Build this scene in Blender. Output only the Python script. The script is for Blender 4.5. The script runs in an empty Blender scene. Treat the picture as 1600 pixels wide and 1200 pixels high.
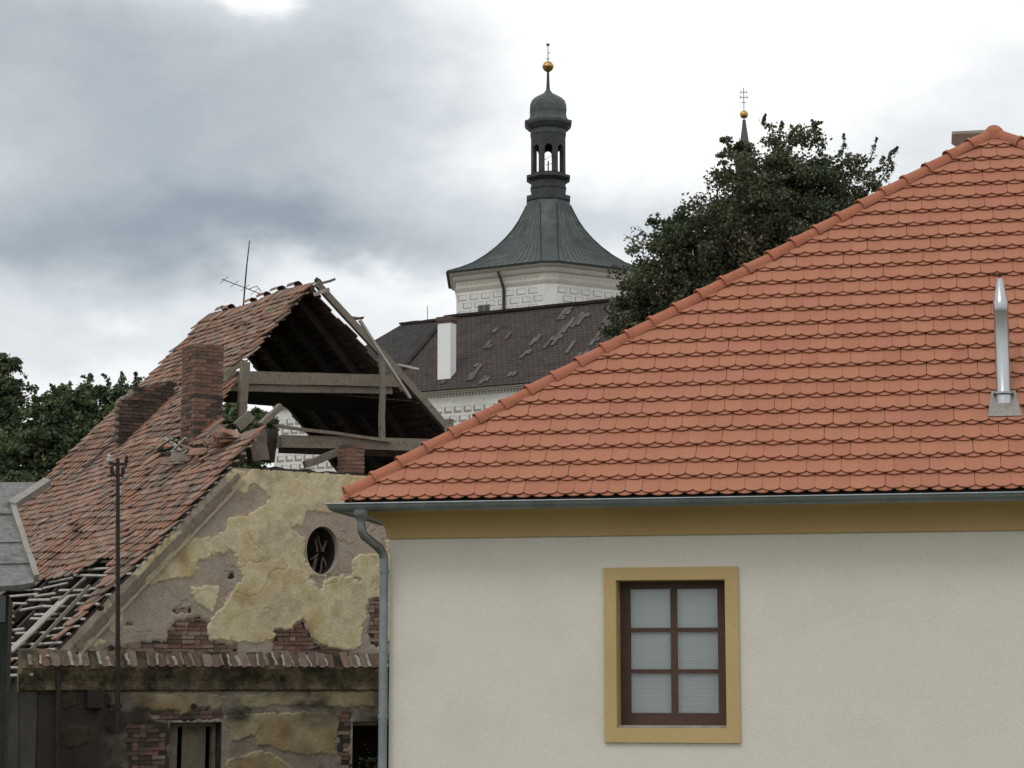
import bpy, math, random
import numpy as np
from mathutils import Vector, Matrix, Euler
from mathutils.geometry import tessellate_polygon
random.seed(7); RNG = np.random.default_rng(11)
SC = bpy.context.scene; COL = SC.collection; R = math.radians

# ------------------------------------------------------------------ camera
FPX, HY, CAMZ = 3300.0, 1070.0, 4.0
PITCH = math.atan((HY-600)/FPX)
cam = bpy.data.cameras.new('camera'); camo = bpy.data.objects.new('camera', cam); COL.objects.link(camo)
camo.location = (0, 0, CAMZ); camo.rotation_euler = (math.pi/2+PITCH, 0, 0)
cam.sensor_width = 36; cam.lens = 36*FPX/1600; cam.clip_end = 5000; cam.clip_start = 0.5
SC.camera = camo
SC.cycles.max_bounces = 5; SC.cycles.diffuse_bounces = 3; SC.cycles.glossy_bounces = 3; SC.cycles.transmission_bounces = 3
# ------------------------------------------------------------------ exposure
SC.view_settings.view_transform = 'Standard'; SC.view_settings.look = 'None'
SC.view_settings.exposure = 0.0; SC.view_settings.gamma = 1.0; SC.view_settings.use_curve_mapping = False
# ------------------------------------------------------------------ sun
SUN_EL, SUN_AZ = 52.0, 215.0      # azimuth clockwise from +Y (behind the viewer's left shoulder)
sl = bpy.data.lights.new('sun', 'SUN'); sl.energy = 0.72; sl.angle = R(16); sl.color = (1, .97, .92)
so = bpy.data.objects.new('sun', sl); COL.objects.link(so)
sd = Vector((math.sin(R(SUN_AZ))*math.cos(R(SUN_EL)), math.cos(R(SUN_AZ))*math.cos(R(SUN_EL)), math.sin(R(SUN_EL))))
so.rotation_euler = sd.to_track_quat('Z', 'Y').to_euler(); so.location = (0, -20, 60)
# ------------------------------------------------------------------ world: cloudy sky
W = bpy.data.worlds.new('World'); SC.world = W; W.use_nodes = True; W.cycles.sampling_method = 'MANUAL'; W.cycles.sample_map_resolution = 256
def world_sky():
    nt = W.node_tree; nt.nodes.clear(); N = nt.nodes.new; L = nt.links.new
    def m(op, a, b=None, c=None, clamp=False):
        n = N('ShaderNodeMath'); n.operation = op; n.use_clamp = clamp
        for i, v in enumerate((a, b, c)):
            if v is None: continue
            if isinstance(v, (int, float)): n.inputs[i].default_value = v
            else: L(v, n.inputs[i])
        return n.outputs[0]
    tc = N('ShaderNodeTexCoord'); sep = N('ShaderNodeSeparateXYZ'); L(tc.outputs['Generated'], sep.inputs[0])
    x, y, z = sep.outputs
    def noise(scale, detail, rough, off=(0, 0, 0), sc=(1, 1, 1)):
        mp = N('ShaderNodeMapping'); L(tc.outputs['Generated'], mp.inputs[0]); mp.inputs[1].default_value = off; mp.inputs[3].default_value = sc
        t = N('ShaderNodeTexNoise'); L(mp.outputs[0], t.inputs['Vector']); t.inputs['Scale'].default_value = scale
        t.inputs['Detail'].default_value = detail; t.inputs['Roughness'].default_value = rough
        return t.outputs['Fac']
    n1 = noise(7, 5, .56, (0, 0, 0), (1, 1, 1.7)); n2 = noise(7, 5, .56, (3.3, 1.2, 5.1), (1, 1, 1.7)); n3 = noise(17, 5, .6, (8, 2, 1), (1, 1, 1.6))
    az = m('MULTIPLY', m('ARCTAN2', x, y), 57.2958); el = m('MULTIPLY', m('ARCSINE', z), 57.2958)
    az = m('ADD', az, m('MULTIPLY', m('SUBTRACT', n1, .5), 11)); el = m('ADD', el, m('MULTIPLY', m('SUBTRACT', n2, .5), 7.5))
    def blob(px, py, rx, ry, amp):
        a0 = math.degrees(math.atan((px-800)/FPX)); e0 = math.degrees(PITCH+math.atan((600-py)/FPX))
        ra = math.degrees(rx/FPX); re = math.degrees(ry/FPX)
        u = m('DIVIDE', m('SUBTRACT', az, a0), ra); v = m('DIVIDE', m('SUBTRACT', el, e0), re)
        d = m('ADD', m('MULTIPLY', u, u), m('MULTIPLY', v, v))
        return m('MULTIPLY', m('POWER', 2.718, m('MULTIPLY', d, -1)), amp)
    # darkness of the cloud cover: broad noise everywhere plus the heavy bank seen at the left
    big = noise(2.3, 2, .5, (1.7, .4, 2.2), (1, 1, 2))
    D = m('ADD', m('MULTIPLY', m('SUBTRACT', big, .45), .5), .10)
    for b in BLOBS: D = m('ADD', D, blob(*b))
    D = m('ADD', D, m('MULTIPLY', m('SUBTRACT', n3, .5), .30))
    rp = N('ShaderNodeValToRGB'); L(D, rp.inputs[0])
    e = rp.color_ramp.elements; e[0].position = 0.0; e[0].color = (1.12, 1.13, 1.12, 1); e[1].position = 1.0; e[1].color = (.26, .325, .385, 1)
    for p, c in ((.18, (.93, .95, .96)), (.38, (.69, .735, .77)), (.62, (.51, .555, .595)), (.82, (.365, .42, .47))):
        k = rp.color_ramp.elements.new(p); k.color = (*c, 1)
    st = N('ShaderNodeTexSky'); st.sky_type = 'NISHITA'; st.sun_disc = False
    st.sun_elevation = R(SUN_EL); st.sun_rotation = R(SUN_AZ)
    mul = N('ShaderNodeMix'); mul.data_type = 'RGBA'; mul.blend_type = 'MULTIPLY'; mul.inputs[0].default_value = 1
    L(st.outputs[0], mul.inputs[6]); mul.inputs[7].default_value = (.1, .1, .1, 1)
    mx = N('ShaderNodeMix'); mx.data_type = 'RGBA'; mx.inputs[0].default_value = .94
    L(mul.outputs[2], mx.inputs[6]); L(rp.outputs[0], mx.inputs[7])
    bg = N('ShaderNodeBackground'); L(mx.outputs[2], bg.inputs[0]); bg.inputs[1].default_value = 1.0
    o = N('ShaderNodeOutputWorld'); L(bg.outputs[0], o.inputs[0])
BLOBS = [(60, 390, 520, 110, .55), (470, 385, 240, 75, .36), (-100, 40, 420, 150, .30), (180, 190, 420, 170, .46), (640, 150, 230, 240, .20),
         (440, -10, 120, 45, -.55), (135, 545, 50, 25, -.15), (60, 585, 360, 55, .22), (1000, 330, 220, 90, .30), (1480, 190, 300, 90, .22), (1180, 60, 330, 150, -.35), (180, 610, 420, 60, -.10), (620, 470, 300, 45, -.22), (870, 190, 160, 60, -.15)]
world_sky()

# ------------------------------------------------------------------ measuring helpers
def ray(px, py):
    u = (px-800)/FPX; v = (600-py)/FPX
    return Vector((u, math.cos(PITCH)-math.sin(PITCH)*v, math.sin(PITCH)+math.cos(PITCH)*v))
EYE = Vector((0, 0, CAMZ))
def atY(px, py, Y):
    r = ray(px, py); return EYE+r*(Y/r.y)
class Frame:                                   # a building's own axes: x along its front, y into depth, z up
    def __init__(s, origin, deg):
        s.o = Vector((origin[0], origin[1], 0)); a = R(deg); s.deg = deg
        s.ex = Vector((math.cos(a), math.sin(a), 0)); s.ey = Vector((-math.sin(a), math.cos(a), 0))
    def loc(s, P):
        d = P-s.o; return Vector((d.dot(s.ex), d.dot(s.ey), d.z))
    def world(s, p): return s.o+s.ex*p[0]+s.ey*p[1]+Vector((0, 0, p[2]))
    def on(s, px, py, p0, n):                  # local point of a traced pixel on a local plane
        e = s.loc(EYE); rr = ray(px, py); r = Vector((rr.dot(s.ex), rr.dot(s.ey), rr.z))
        n = Vector(n); t = (Vector(p0)-e).dot(n)/r.dot(n); return e+r*t
    def y(s, px, py, v): return s.on(px, py, (0, v, 0), (0, 1, 0))
    def x(s, px, py, v): return s.on(px, py, (v, 0, 0), (1, 0, 0))
    def pix(s, p):
        d = s.world(p)-EYE; c, k = math.cos(PITCH), math.sin(PITCH)
        yy = d.y*c+d.z*k; zz = -d.y*k+d.z*c; return 800+FPX*d.x/yy, 600-FPX*zz/yy
    def pixn(s, X, Y, Z):                      # same on arrays
        c, k = math.cos(PITCH), math.sin(PITCH)
        wx = s.o.x+s.ex.x*X+s.ey.x*Y; wy = s.o.y+s.ex.y*X+s.ey.y*Y; wz = Z-CAMZ
        yy = wy*c+wz*k; zz = -wy*k+wz*c; return 800+FPX*wx/yy, 600-FPX*zz/yy
def inpoly(x, y, poly):
    x = np.asarray(x, float); y = np.asarray(y, float); r = np.zeros(x.shape, bool); n = len(poly)
    for i in range(n):
        x0, y0 = poly[i]; x1, y1 = poly[(i+1) % n]
        if y0 == y1: continue
        c = ((y0 > y) != (y1 > y)) & (x < (x1-x0)*(y-y0)/(y1-y0)+x0); r ^= c
    return r
_TAB = {}
def vnoise(x, y, seed):
    x = np.asarray(x, float); y = np.asarray(y, float)
    xi = np.floor(x).astype(int); yi = np.floor(y).astype(int); fx = x-xi; fy = y-yi
    tab = _TAB.setdefault(seed, None)
    if tab is None: tab = _TAB[seed] = np.random.default_rng(seed).random((256, 256))
    h = lambda a, b: tab[a % 256, b % 256]
    fx = fx*fx*(3-2*fx); fy = fy*fy*(3-2*fy)
    return (h(xi, yi)*(1-fx)+h(xi+1, yi)*fx)*(1-fy)+(h(xi, yi+1)*(1-fx)+h(xi+1, yi+1)*fx)*fy
def fbm(x, y, seed, octv=4):
    t = 0; a = .5; s = 0
    for i in range(octv): t = t+a*vnoise(np.asarray(x)*2**i, np.asarray(y)*2**i, seed+i); s += a; a *= .55
    return t/s-.5

# ------------------------------------------------------------------ mesh helpers
class MB:
    def __init__(s): s.v = []; s.f = []; s.mi = []
    def add(s, verts, faces, mi=0, M=None):
        b = len(s.v)
        s.v += [tuple(M@Vector(p)) for p in verts] if M is not None else [tuple(p) for p in verts]
        s.f += [tuple(i+b for i in f) for f in faces]; s.mi += [mi]*len(faces); return s
    def box(s, a, b, mi=0, M=None):
        x0, y0, z0 = a; x1, y1, z1 = b
        return s.add([(x0,y0,z0),(x1,y0,z0),(x1,y1,z0),(x0,y1,z0),(x0,y0,z1),(x1,y0,z1),(x1,y1,z1),(x0,y1,z1)],
                     [(0,3,2,1),(4,5,6,7),(0,1,5,4),(1,2,6,5),(2,3,7,6),(3,0,4,7)], mi, M)
    def beam(s, p, q, w, h, up=(0, 0, 1), mi=0, rough=0, n=1):   # squared timber from p to q, optionally bowed and hewn
        p = Vector(p); q = Vector(q); d = (q-p).normalized(); up = Vector(up); sx = d.cross(up)
        if sx.length < 1e-4: sx = d.cross(Vector((1, 0, 0)))
        sx.normalize(); sz = sx.cross(d); vs = []; fs = []
        for i in range(n+1):
            c = p.lerp(q, i/n); e = [random.uniform(-rough, rough) for _ in range(4)]
            if 0 < i < n: c = c+sz*random.uniform(-rough, rough)+sx*random.uniform(-rough, rough)
            for (a, b) in ((-1, -1), (1, -1), (1, 1), (-1, 1)):
                vs.append(c+sx*(a*w/2+random.uniform(-rough, rough)*.5)+sz*(b*h/2+random.uniform(-rough, rough)*.5))
        for i in range(n):
            for k in range(4): fs.append((i*4+k, i*4+(k+1) % 4, i*4+4+(k+1) % 4, i*4+4+k))
        fs += [(3, 2, 1, 0), tuple(n*4+k for k in range(4))]
        return s.add(vs, fs, mi)
    def tube(s, pts, rad, seg=10, mi=0, cap=True):
        pts = [Vector(p) for p in pts]; n = len(pts)
        if not hasattr(rad, '__len__'): rad = [rad]*n
        vs = []; fs = []; prev = None
        for i, p in enumerate(pts):
            d = ((pts[min(i+1, n-1)]-p).normalized()+(p-pts[max(i-1, 0)]).normalized()).normalized()
            a = prev if prev is not None else (Vector((1, 0, 0)) if abs(d.x) < .8 else Vector((0, 1, 0)))
            b = d.cross(a).normalized(); a = b.cross(d).normalized(); prev = a
            vs += [p+(a*math.cos(2*math.pi*k/seg)+b*math.sin(2*math.pi*k/seg))*rad[i] for k in range(seg)]
        for i in range(n-1):
            for k in range(seg): fs.append((i*seg+k, i*seg+(k+1) % seg, (i+1)*seg+(k+1) % seg, (i+1)*seg+k))
        if cap: fs += [tuple(range(seg))[::-1], tuple((n-1)*seg+k for k in range(seg))]
        return s.add(vs, fs, mi)
    def lathe(s, prof, c=(0, 0), seg=24, ph=0, mi=0, cap=True):
        vs = []; fs = []; n = len(prof)
        for r, z in prof: vs += [(c[0]+r*math.cos(ph+2*math.pi*k/seg), c[1]+r*math.sin(ph+2*math.pi*k/seg), z) for k in range(seg)]
        for i in range(n-1):
            for k in range(seg): fs.append((i*seg+k, i*seg+(k+1) % seg, (i+1)*seg+(k+1) % seg, (i+1)*seg+k))
        if cap: fs += [tuple(range(seg))[::-1], tuple((n-1)*seg+k for k in range(seg))]
        return s.add(vs, fs, mi)
    def prism(s, outer, vec, holes=(), mi=0):  # planar polygon with holes, given thickness
        loops = [[Vector(p) for p in outer]]+[[Vector(p) for p in h] for h in holes]
        tri = tessellate_polygon(loops); flat = [p for l in loops for p in l]; n = len(flat); vec = Vector(vec)
        fs = [tuple(t) for t in tri]+[tuple(reversed([i+n for i in t])) for t in tri]; b = 0
        for l in loops:
            k = len(l)
            for i in range(k): fs.append((b+i, b+(i+1) % k, b+(i+1) % k+n, b+i+n))
            b += k
        return s.add(flat+[p+vec for p in flat], fs, mi)
    def ring(s, prof, x0, y0, x1, y1, mi=0, closed=True):   # profile (out, z) swept round a rectangle with mitres
        vs = []; fs = []; n = len(prof)
        for d, z in prof: vs += [(x0-d, y0-d, z), (x1+d, y0-d, z), (x1+d, y1+d, z), (x0-d, y1+d, z)]
        for i in range(n if closed else n-1):
            j = (i+1) % n
            for k in range(4): fs.append((i*4+k, i*4+(k+1) % 4, j*4+(k+1) % 4, j*4+k))
        return s.add(vs, fs, mi)
    def build(s, name, mats, parent=None, smooth=False, **props):
        me = bpy.data.meshes.new(name); me.from_pydata(s.v, [], s.f)
        if not isinstance(mats, (list, tuple)): mats = [mats]
        for m_ in mats: me.materials.append(m_)
        if len(mats) > 1: me.polygons.foreach_set('material_index', s.mi)
        import bmesh
        bm = bmesh.new(); bm.from_mesh(me); bmesh.ops.recalc_face_normals(bm, faces=bm.faces); bm.to_mesh(me); bm.free()
        if smooth:
            me.polygons.foreach_set('use_smooth', [True]*len(me.polygons))
            try: me.set_sharp_from_angle(angle=R(38))
            except Exception: pass
        o = bpy.data.objects.new(name, me); COL.objects.link(o); o.parent = parent
        for k, v in props.items(): o[k] = v
        return o
def np_mesh(name, V, Fc, mats, parent, mi=None, attrs=None, smooth=False):
    me = bpy.data.meshes.new(name); V = np.asarray(V, np.float32); Fc = np.asarray(Fc, np.int32); k = Fc.shape[1]
    me.vertices.add(len(V)); me.vertices.foreach_set('co', V.ravel()); me.loops.add(Fc.size); me.loops.foreach_set('vertex_index', Fc.ravel())
    me.polygons.add(len(Fc)); me.polygons.foreach_set('loop_start', np.arange(0, Fc.size, k, dtype=np.int32))
    for m_ in (mats if isinstance(mats, (list, tuple)) else [mats]): me.materials.append(m_)
    if mi is not None: me.polygons.foreach_set('material_index', np.asarray(mi, np.int32))
    if smooth: me.polygons.foreach_set('use_smooth', np.ones(len(Fc), bool))
    for nm, a in (attrs or {}).items():
        at = me.attributes.new(nm, 'FLOAT_COLOR', 'POINT'); c = np.ones((len(V), 4), np.float32); c[:, :a.shape[1]] = a; at.data.foreach_set('color', c.ravel())
    me.update(calc_edges=True); me.validate()
    o = bpy.data.objects.new(name, me); COL.objects.link(o); o.parent = parent; return o
def empty(name, frame=None, label=None, cat=None, group=None, loc=None):
    o = bpy.data.objects.new(name, None); COL.objects.link(o); o.empty_display_size = .5
    if frame: o.location = frame.o; o.rotation_euler = (0, 0, R(frame.deg))
    if loc is not None: o.location = loc
    if label: o['label'] = label; o['category'] = cat
    if group: o['group'] = group
    return o
def pieces(name, items, shapes, mats, parent, limit, smooth=False):
    """items: (matrix, shape index, tint, score). The best `limit` become objects, the rest one joined 'stuff' part."""
    items = sorted(items, key=lambda t: -t[3]); mesh = []
    for vs, fs in shapes:
        me = bpy.data.meshes.new(name); me.from_pydata([tuple(v) for v in vs], [], fs); me.materials.append(mats[0]); mesh.append(me)
    for M, si, ti, _ in items[:limit]:
        o = bpy.data.objects.new(name, mesh[si]); COL.objects.link(o); o.parent = parent; o.matrix_basis = M
        o.material_slots[0].link = 'OBJECT'; o.material_slots[0].material = mats[ti]
    rest = items[limit:]
    if rest:
        b = MB()
        for M, si, ti, _ in rest: b.add(shapes[si][0], shapes[si][1], ti, M)
        b.build(name+'_field', mats, parent, kind='stuff')

# ------------------------------------------------------------------ materials
def mat(name, cols, scale=3.0, rough=.85, metal=0.0, bump=.0, bscale=60, detail=6, fine=.12, fscale=40, stops=None, stretch=(1, 1, 1), spec=.3, dirt_tone=None, attr=None, dist=.02):
    m_ = bpy.data.materials.new(name); m_.use_nodes = True; nt = m_.node_tree; N = nt.nodes.new; L = nt.links.new; b = nt.nodes['Principled BSDF']
    tc = N('ShaderNodeTexCoord'); geo = N('ShaderNodeNewGeometry'); mp = N('ShaderNodeMapping'); L(geo.outputs['Position'], mp.inputs[0]); mp.inputs[3].default_value = stretch
    def noise(sc, dt, rg=.6):
        t = N('ShaderNodeTexNoise'); t.inputs['Scale'].default_value = sc; t.inputs['Detail'].default_value = dt; t.inputs['Roughness'].default_value = rg; L(mp.outputs[0], t.inputs['Vector']); return t.outputs['Fac']
    rp = N('ShaderNodeValToRGB'); L(noise(scale, detail), rp.inputs[0]); e = rp.color_ramp.elements
    n = len(cols); pos = stops or [.3+.4*i/max(1, n-1) for i in range(n)]
    e[0].position = pos[0]; e[0].color = (*cols[0], 1); e[1].position = pos[-1] if n > 1 else 1; e[1].color = (*cols[-1], 1)
    for p, c in list(zip(pos, cols))[1:-1]: k = e.new(p); k.color = (*c, 1)
    col = rp.outputs[0]
    def mix(f, a, bb, blend='MIX'):
        x = N('ShaderNodeMix'); x.data_type = 'RGBA'; x.blend_type = blend
        for i, v in ((0, f), (6, a), (7, bb)):
            if hasattr(v, 'links'): L(v, x.inputs[i])
            else: x.inputs[i].default_value = v if i == 0 else (*v, 1)
        return x.outputs[2]
    if fine:
        r2 = N('ShaderNodeValToRGB'); L(noise(fscale, 4, .7), r2.inputs[0]); r2.color_ramp.elements[0].position = .25; r2.color_ramp.elements[1].position = .75
        r2.color_ramp.elements[0].color = (1-fine*2,)*3+(1,); r2.color_ramp.elements[1].color = (1+fine*2,)*3+(1,)
        col = mix(1.0, col, r2.outputs[0], 'MULTIPLY')
    if dirt_tone:
        dc, dsc, lo, hi = dirt_tone
        r3 = N('ShaderNodeValToRGB'); L(noise(dsc, 8, .65), r3.inputs[0]); r3.color_ramp.elements[0].position = lo; r3.color_ramp.elements[1].position = hi
        col = mix(r3.outputs[0], col, dc)
    if attr:
        for nm, ch, c in attr:
            a = N('ShaderNodeAttribute'); a.attribute_name = nm; sp = N('ShaderNodeSeparateColor'); L(a.outputs['Color'], sp.inputs[0]); col = mix(sp.outputs[ch], col, c)
    L(col, b.inputs['Base Color']); b.inputs['Roughness'].default_value = rough; b.inputs['Metallic'].default_value = metal; b.inputs['Specular IOR Level'].default_value = spec
    if bump:
        bp = N('ShaderNodeBump'); bp.inputs['Strength'].default_value = bump; bp.inputs['Distance'].default_value = dist; L(noise(bscale, 5, .65), bp.inputs['Height']); L(bp.outputs[0], b.inputs['Normal'])
    return m_
M = {}
M['stucco'] = mat('cream_stucco', [(.63,.588,.518), (.675,.635,.565), (.655,.615,.548)], .9, .95, bump=.5, bscale=55, fine=.06, fscale=70, dist=.01)
M['ochre'] = mat('ochre_paint', [(.46,.335,.155), (.51,.375,.18)], 1.2, .9, bump=.25, bscale=70, fine=.05, dist=.008)
M['ochre_dark'] = mat('ochre_cornice_paint', [(.45,.305,.138), (.50,.345,.16)], 1.0, .9, bump=.2, bscale=70, fine=.05, dist=.008)
M['tiles'] = [mat('terracotta_%s' % w, [c, tuple(x*1.1 for x in c)], 5, .72, bump=.12, bscale=90, fine=.05, fscale=30, dirt_tone=((.16,.10,.07), 2.2, .62, 1.0)) for w, c in
              (('warm', (.348,.142,.083)), ('orange', (.362,.150,.085)), ('pinkish', (.352,.139,.087)), ('deep', (.335,.133,.079)), ('pale', (.360,.152,.092)))]
M['hip_tile'] = mat('terracotta_hip', [(.30,.10,.055), (.37,.13,.07), (.33,.12,.075)], 2.5, .7, bump=.15, bscale=60, fine=.08, dirt_tone=((.14,.08,.055), 3, .55, 1.0))
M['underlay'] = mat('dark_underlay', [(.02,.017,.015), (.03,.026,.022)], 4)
M['zinc'] = mat('weathered_zinc', [(.20,.22,.235), (.27,.29,.305)], 3, .42, .65, fine=.08, fscale=8, bump=.03)
M['steel'] = mat('flue_steel', [(.40,.41,.42), (.50,.51,.52)], 2, .34, .9, fine=.03)
M['lead'] = mat('lead_flashing', [(.24,.225,.20), (.32,.30,.27)], 5, .6, .3, bump=.1, bscale=30)
M['red_wood'] = mat('stained_wood', [(.056,.026,.017), (.090,.042,.027)], 6, .5, bump=.15, bscale=30, stretch=(1,1,4), spec=.4)
M['blind'] = mat('white_blind', [(.80,.82,.82), (.84,.86,.86)], 3, .6, fine=.02)
M['concrete'] = mat('concrete', [(.27,.245,.215), (.36,.33,.29)], 6, .9, bump=.3, bscale=40)
M['old_tiles'] = [mat('old_tile_%s' % w, [c, tuple(x*1.35 for x in c)], 4, .9, bump=.3, bscale=45, fine=.14, fscale=25, dirt_tone=((.055,.050,.036), 3.5, .42, .9)) for w, c in
                  (('rose', (.245,.142,.102)), ('brown', (.185,.116,.085)), ('red', (.25,.124,.080)), ('grey', (.175,.137,.110)), ('buff', (.27,.180,.135)), ('dark', (.115,.079,.062)))]
M['wood'] = mat('grey_timber', [(.12,.102,.080), (.205,.178,.142), (.16,.138,.110)], 7, .9, bump=.5, bscale=18, stretch=(1,1,1), fine=.16, fscale=30)
M['wood_dark'] = mat('dark_timber', [(.035,.029,.023), (.065,.055,.044)], 5, .95, bump=.4, bscale=20, fine=.15)
M['wood_pale'] = mat('pale_batten', [(.27,.25,.22), (.40,.375,.335)], 5, .85, bump=.3, bscale=30, fine=.12)
M['soot'] = mat('dark_inner_wall', [(.020,.017,.014), (.036,.029,.024)], 4, .95, fine=.2)  # near-black inner walls; behind the oval the colour stands in for shade
M['bricks'] = [mat('brick_%s' % w, [c, tuple(x*1.3 for x in c)], 8, .92, bump=.5, bscale=50, fine=.16, fscale=30, dirt_tone=((.10,.082,.065), 2.6, .56, .95)) for w, c in
               (('red', (.168,.090,.066)), ('brown', (.142,.086,.066)), ('orange', (.182,.112,.082)), ('dark', (.092,.064,.051)), ('sooty', (.055,.043,.036)), ('limewashed', (.215,.160,.125)))]
M['mortar'] = mat('lime_mortar', [(.15,.125,.10), (.24,.205,.165)], 6, .95, bump=.5, bscale=40, fine=.15)
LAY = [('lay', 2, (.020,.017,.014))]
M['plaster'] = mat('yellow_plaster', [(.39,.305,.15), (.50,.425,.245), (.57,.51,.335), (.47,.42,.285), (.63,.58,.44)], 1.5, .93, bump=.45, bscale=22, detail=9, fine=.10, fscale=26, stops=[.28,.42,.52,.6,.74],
                   dirt_tone=((.25,.195,.10), 2.1, .50, .80), attr=[('lay', 1, (.36,.25,.13)), ('lay', 0, (.58,.53,.42))]+LAY)
M['render'] = mat('grey_undercoat', [(.28,.235,.185), (.36,.31,.25), (.33,.28,.23), (.41,.36,.30)], 1.7, .95, bump=.7, bscale=26, detail=9, fine=.13, fscale=30, dirt_tone=((.22,.16,.115), 3.2, .54, .85), attr=[('lay', 1, (.43,.37,.235))]+LAY)
M['core'] = mat('dark_masonry', [(.022,.019,.016), (.05,.043,.036)], 2, .95, bump=.5, bscale=25, fine=.18)  # near-black tone all over the core masonry
M['cornice'] = mat('mossy_cornice', [(.035,.029,.022), (.085,.068,.044), (.17,.135,.08), (.12,.092,.056)], 2.2, .95, bump=.6, bscale=25, fine=.18, dirt_tone=((.02,.018,.013), 3, .42, .68))
M['iron'] = mat('rusty_iron', [(.022,.019,.018), (.05,.038,.032)], 9, .7, .3, bump=.2)
M['porcelain'] = mat('grey_porcelain', [(.35,.34,.32), (.45,.44,.42)], 5, .35)
M['felt'] = mat('grey_roof_sheet', [(.11,.11,.105), (.19,.19,.18), (.15,.15,.143)], 3, .85, bump=.3, bscale=14, stretch=(1,1,1), fine=.18, fscale=14, dirt_tone=((.055,.055,.048), 4, .5, .8))
M['green_wall'] = mat('dark_green_boards', [(.012,.014,.012), (.024,.028,.024)], 4, .8, fine=.2)
M['copper'] = mat('patinated_copper', [(.050,.056,.056), (.078,.088,.086), (.064,.070,.070)], .9, .55, .25, fine=.12, fscale=6, bump=.08, bscale=8, dirt_tone=((.125,.165,.15), .55, .55, .80))
M['copper_dark'] = mat('dark_copper', [(.034,.037,.037), (.058,.062,.061)], 1.5, .55, .25, fine=.12, fscale=6)
M['gold'] = mat('gilded_copper', [(.55,.33,.10), (.42,.25,.09)], 3, .35, .9)
M['castle_white'] = mat('castle_plaster', [(.60,.58,.55), (.68,.665,.635), (.64,.62,.59)], .35, .95, fine=.05, fscale=4, dirt_tone=((.46,.43,.39), .8, .55, .85))
M['castle_cream'] = mat('castle_cornice', [(.50,.46,.40), (.58,.545,.48)], .6, .95, fine=.06, fscale=5)
M['sgraffito'] = mat('sgraffito_grey', [(.25,.225,.21), (.32,.29,.27)], .8, .95, fine=.08)
M['sgraffito_pale'] = mat('sgraffito_pale', [(.42,.385,.35), (.48,.445,.41)], .8, .95, fine=.08)
M['white_plaster'] = mat('chimney_whitewash', [(.76,.76,.755), (.80,.80,.79)], 1, .9, fine=.02)
M['dark_glass'] = mat('dark_window', [(.02,.022,.025), (.03,.033,.036)], 2, .12, spec=.6, fine=0)
M['spire_slate'] = mat('spire_slate', [(.075,.072,.080), (.105,.10,.11)], 2, .7)
M['bark'] = mat('bark', [(.045,.036,.028), (.085,.07,.055)], 6, .95, bump=.5, bscale=20, stretch=(1,1,.3))
M['ground'] = mat('rough_grass_ground', [(.05,.065,.025), (.09,.10,.045), (.12,.10,.07)], .25, .95, fine=.2, fscale=3, bump=.4, bscale=4)
M['patch'] = [mat('mended_tile_%s' % w, [c, tuple(x*1.2 for x in c)], 1.5, .8, fine=.1) for w, c in (('grey', (.092,.085,.081)), ('pale', (.105,.098,.091)), ('rose', (.092,.074,.069)), ('dark', (.068,.060,.056)))]
def castle_roof_mat():
    m_ = mat('castle_roof_tiles', [(.034,.026,.023), (.058,.044,.039), (.047,.036,.032)], 1.2, .85, fine=.2, fscale=5, dirt_tone=((.062,.056,.038), .9, .55, .8))
    nt = m_.node_tree; N = nt.nodes.new; L = nt.links.new; b = nt.nodes['Principled BSDF']
    tc = N('ShaderNodeTexCoord'); mp = N('ShaderNodeMapping'); L(tc.outputs['UV'], mp.inputs[0])
    br = N('ShaderNodeTexBrick'); L(mp.outputs[0], br.inputs['Vector']); br.inputs['Scale'].default_value = 1; br.inputs['Brick Width'].default_value = .32; br.inputs['Row Height'].default_value = .33
    br.inputs['Mortar Size'].default_value = .022; br.inputs['Color1'].default_value = (.85,.85,.85,1); br.inputs['Color2'].default_value = (1.2,1.15,1.12,1); br.inputs['Mortar'].default_value = (.35,.35,.35,1)
    old = b.inputs['Base Color'].links[0].from_socket; x = N('ShaderNodeMix'); x.data_type = 'RGBA'; x.blend_type = 'MULTIPLY'; x.inputs[0].default_value = 1
    L(old, x.inputs[6]); L(br.outputs['Color'], x.inputs[7]); L(x.outputs[2], b.inputs['Base Color'])
    bp = N('ShaderNodeBump'); bp.inputs['Strength'].default_value = .8; bp.inputs['Distance'].default_value = .05; bp.invert = True; L(br.outputs['Fac'], bp.inputs['Height']); L(bp.outputs[0], b.inputs['Normal'])
    return m_
M['castle_roof'] = castle_roof_mat()
M['castle_roof_old'] = mat('castle_old_roof', [(.024,.022,.021), (.044,.039,.037), (.034,.031,.029)], 1.6, .9, fine=.25, fscale=6, bump=.5, bscale=5, dist=.1)
def glass_mat():
    m_ = bpy.data.materials.new('window_glass'); m_.use_nodes = True; nt = m_.node_tree; nt.nodes.clear(); N = nt.nodes.new; L = nt.links.new
    t = N('ShaderNodeBsdfTransparent'); t.inputs[0].default_value = (.95,.97,.97,1); g = N('ShaderNodeBsdfGlossy'); g.inputs['Roughness'].default_value = .03
    f = N('ShaderNodeFresnel'); f.inputs[0].default_value = 1.5; x = N('ShaderNodeMixShader'); o = N('ShaderNodeOutputMaterial')
    L(f.outputs[0], x.inputs[0]); L(t.outputs[0], x.inputs[1]); L(g.outputs[0], x.inputs[2]); L(x.outputs[0], o.inputs[0]); return m_
M['glass'] = glass_mat()
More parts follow.
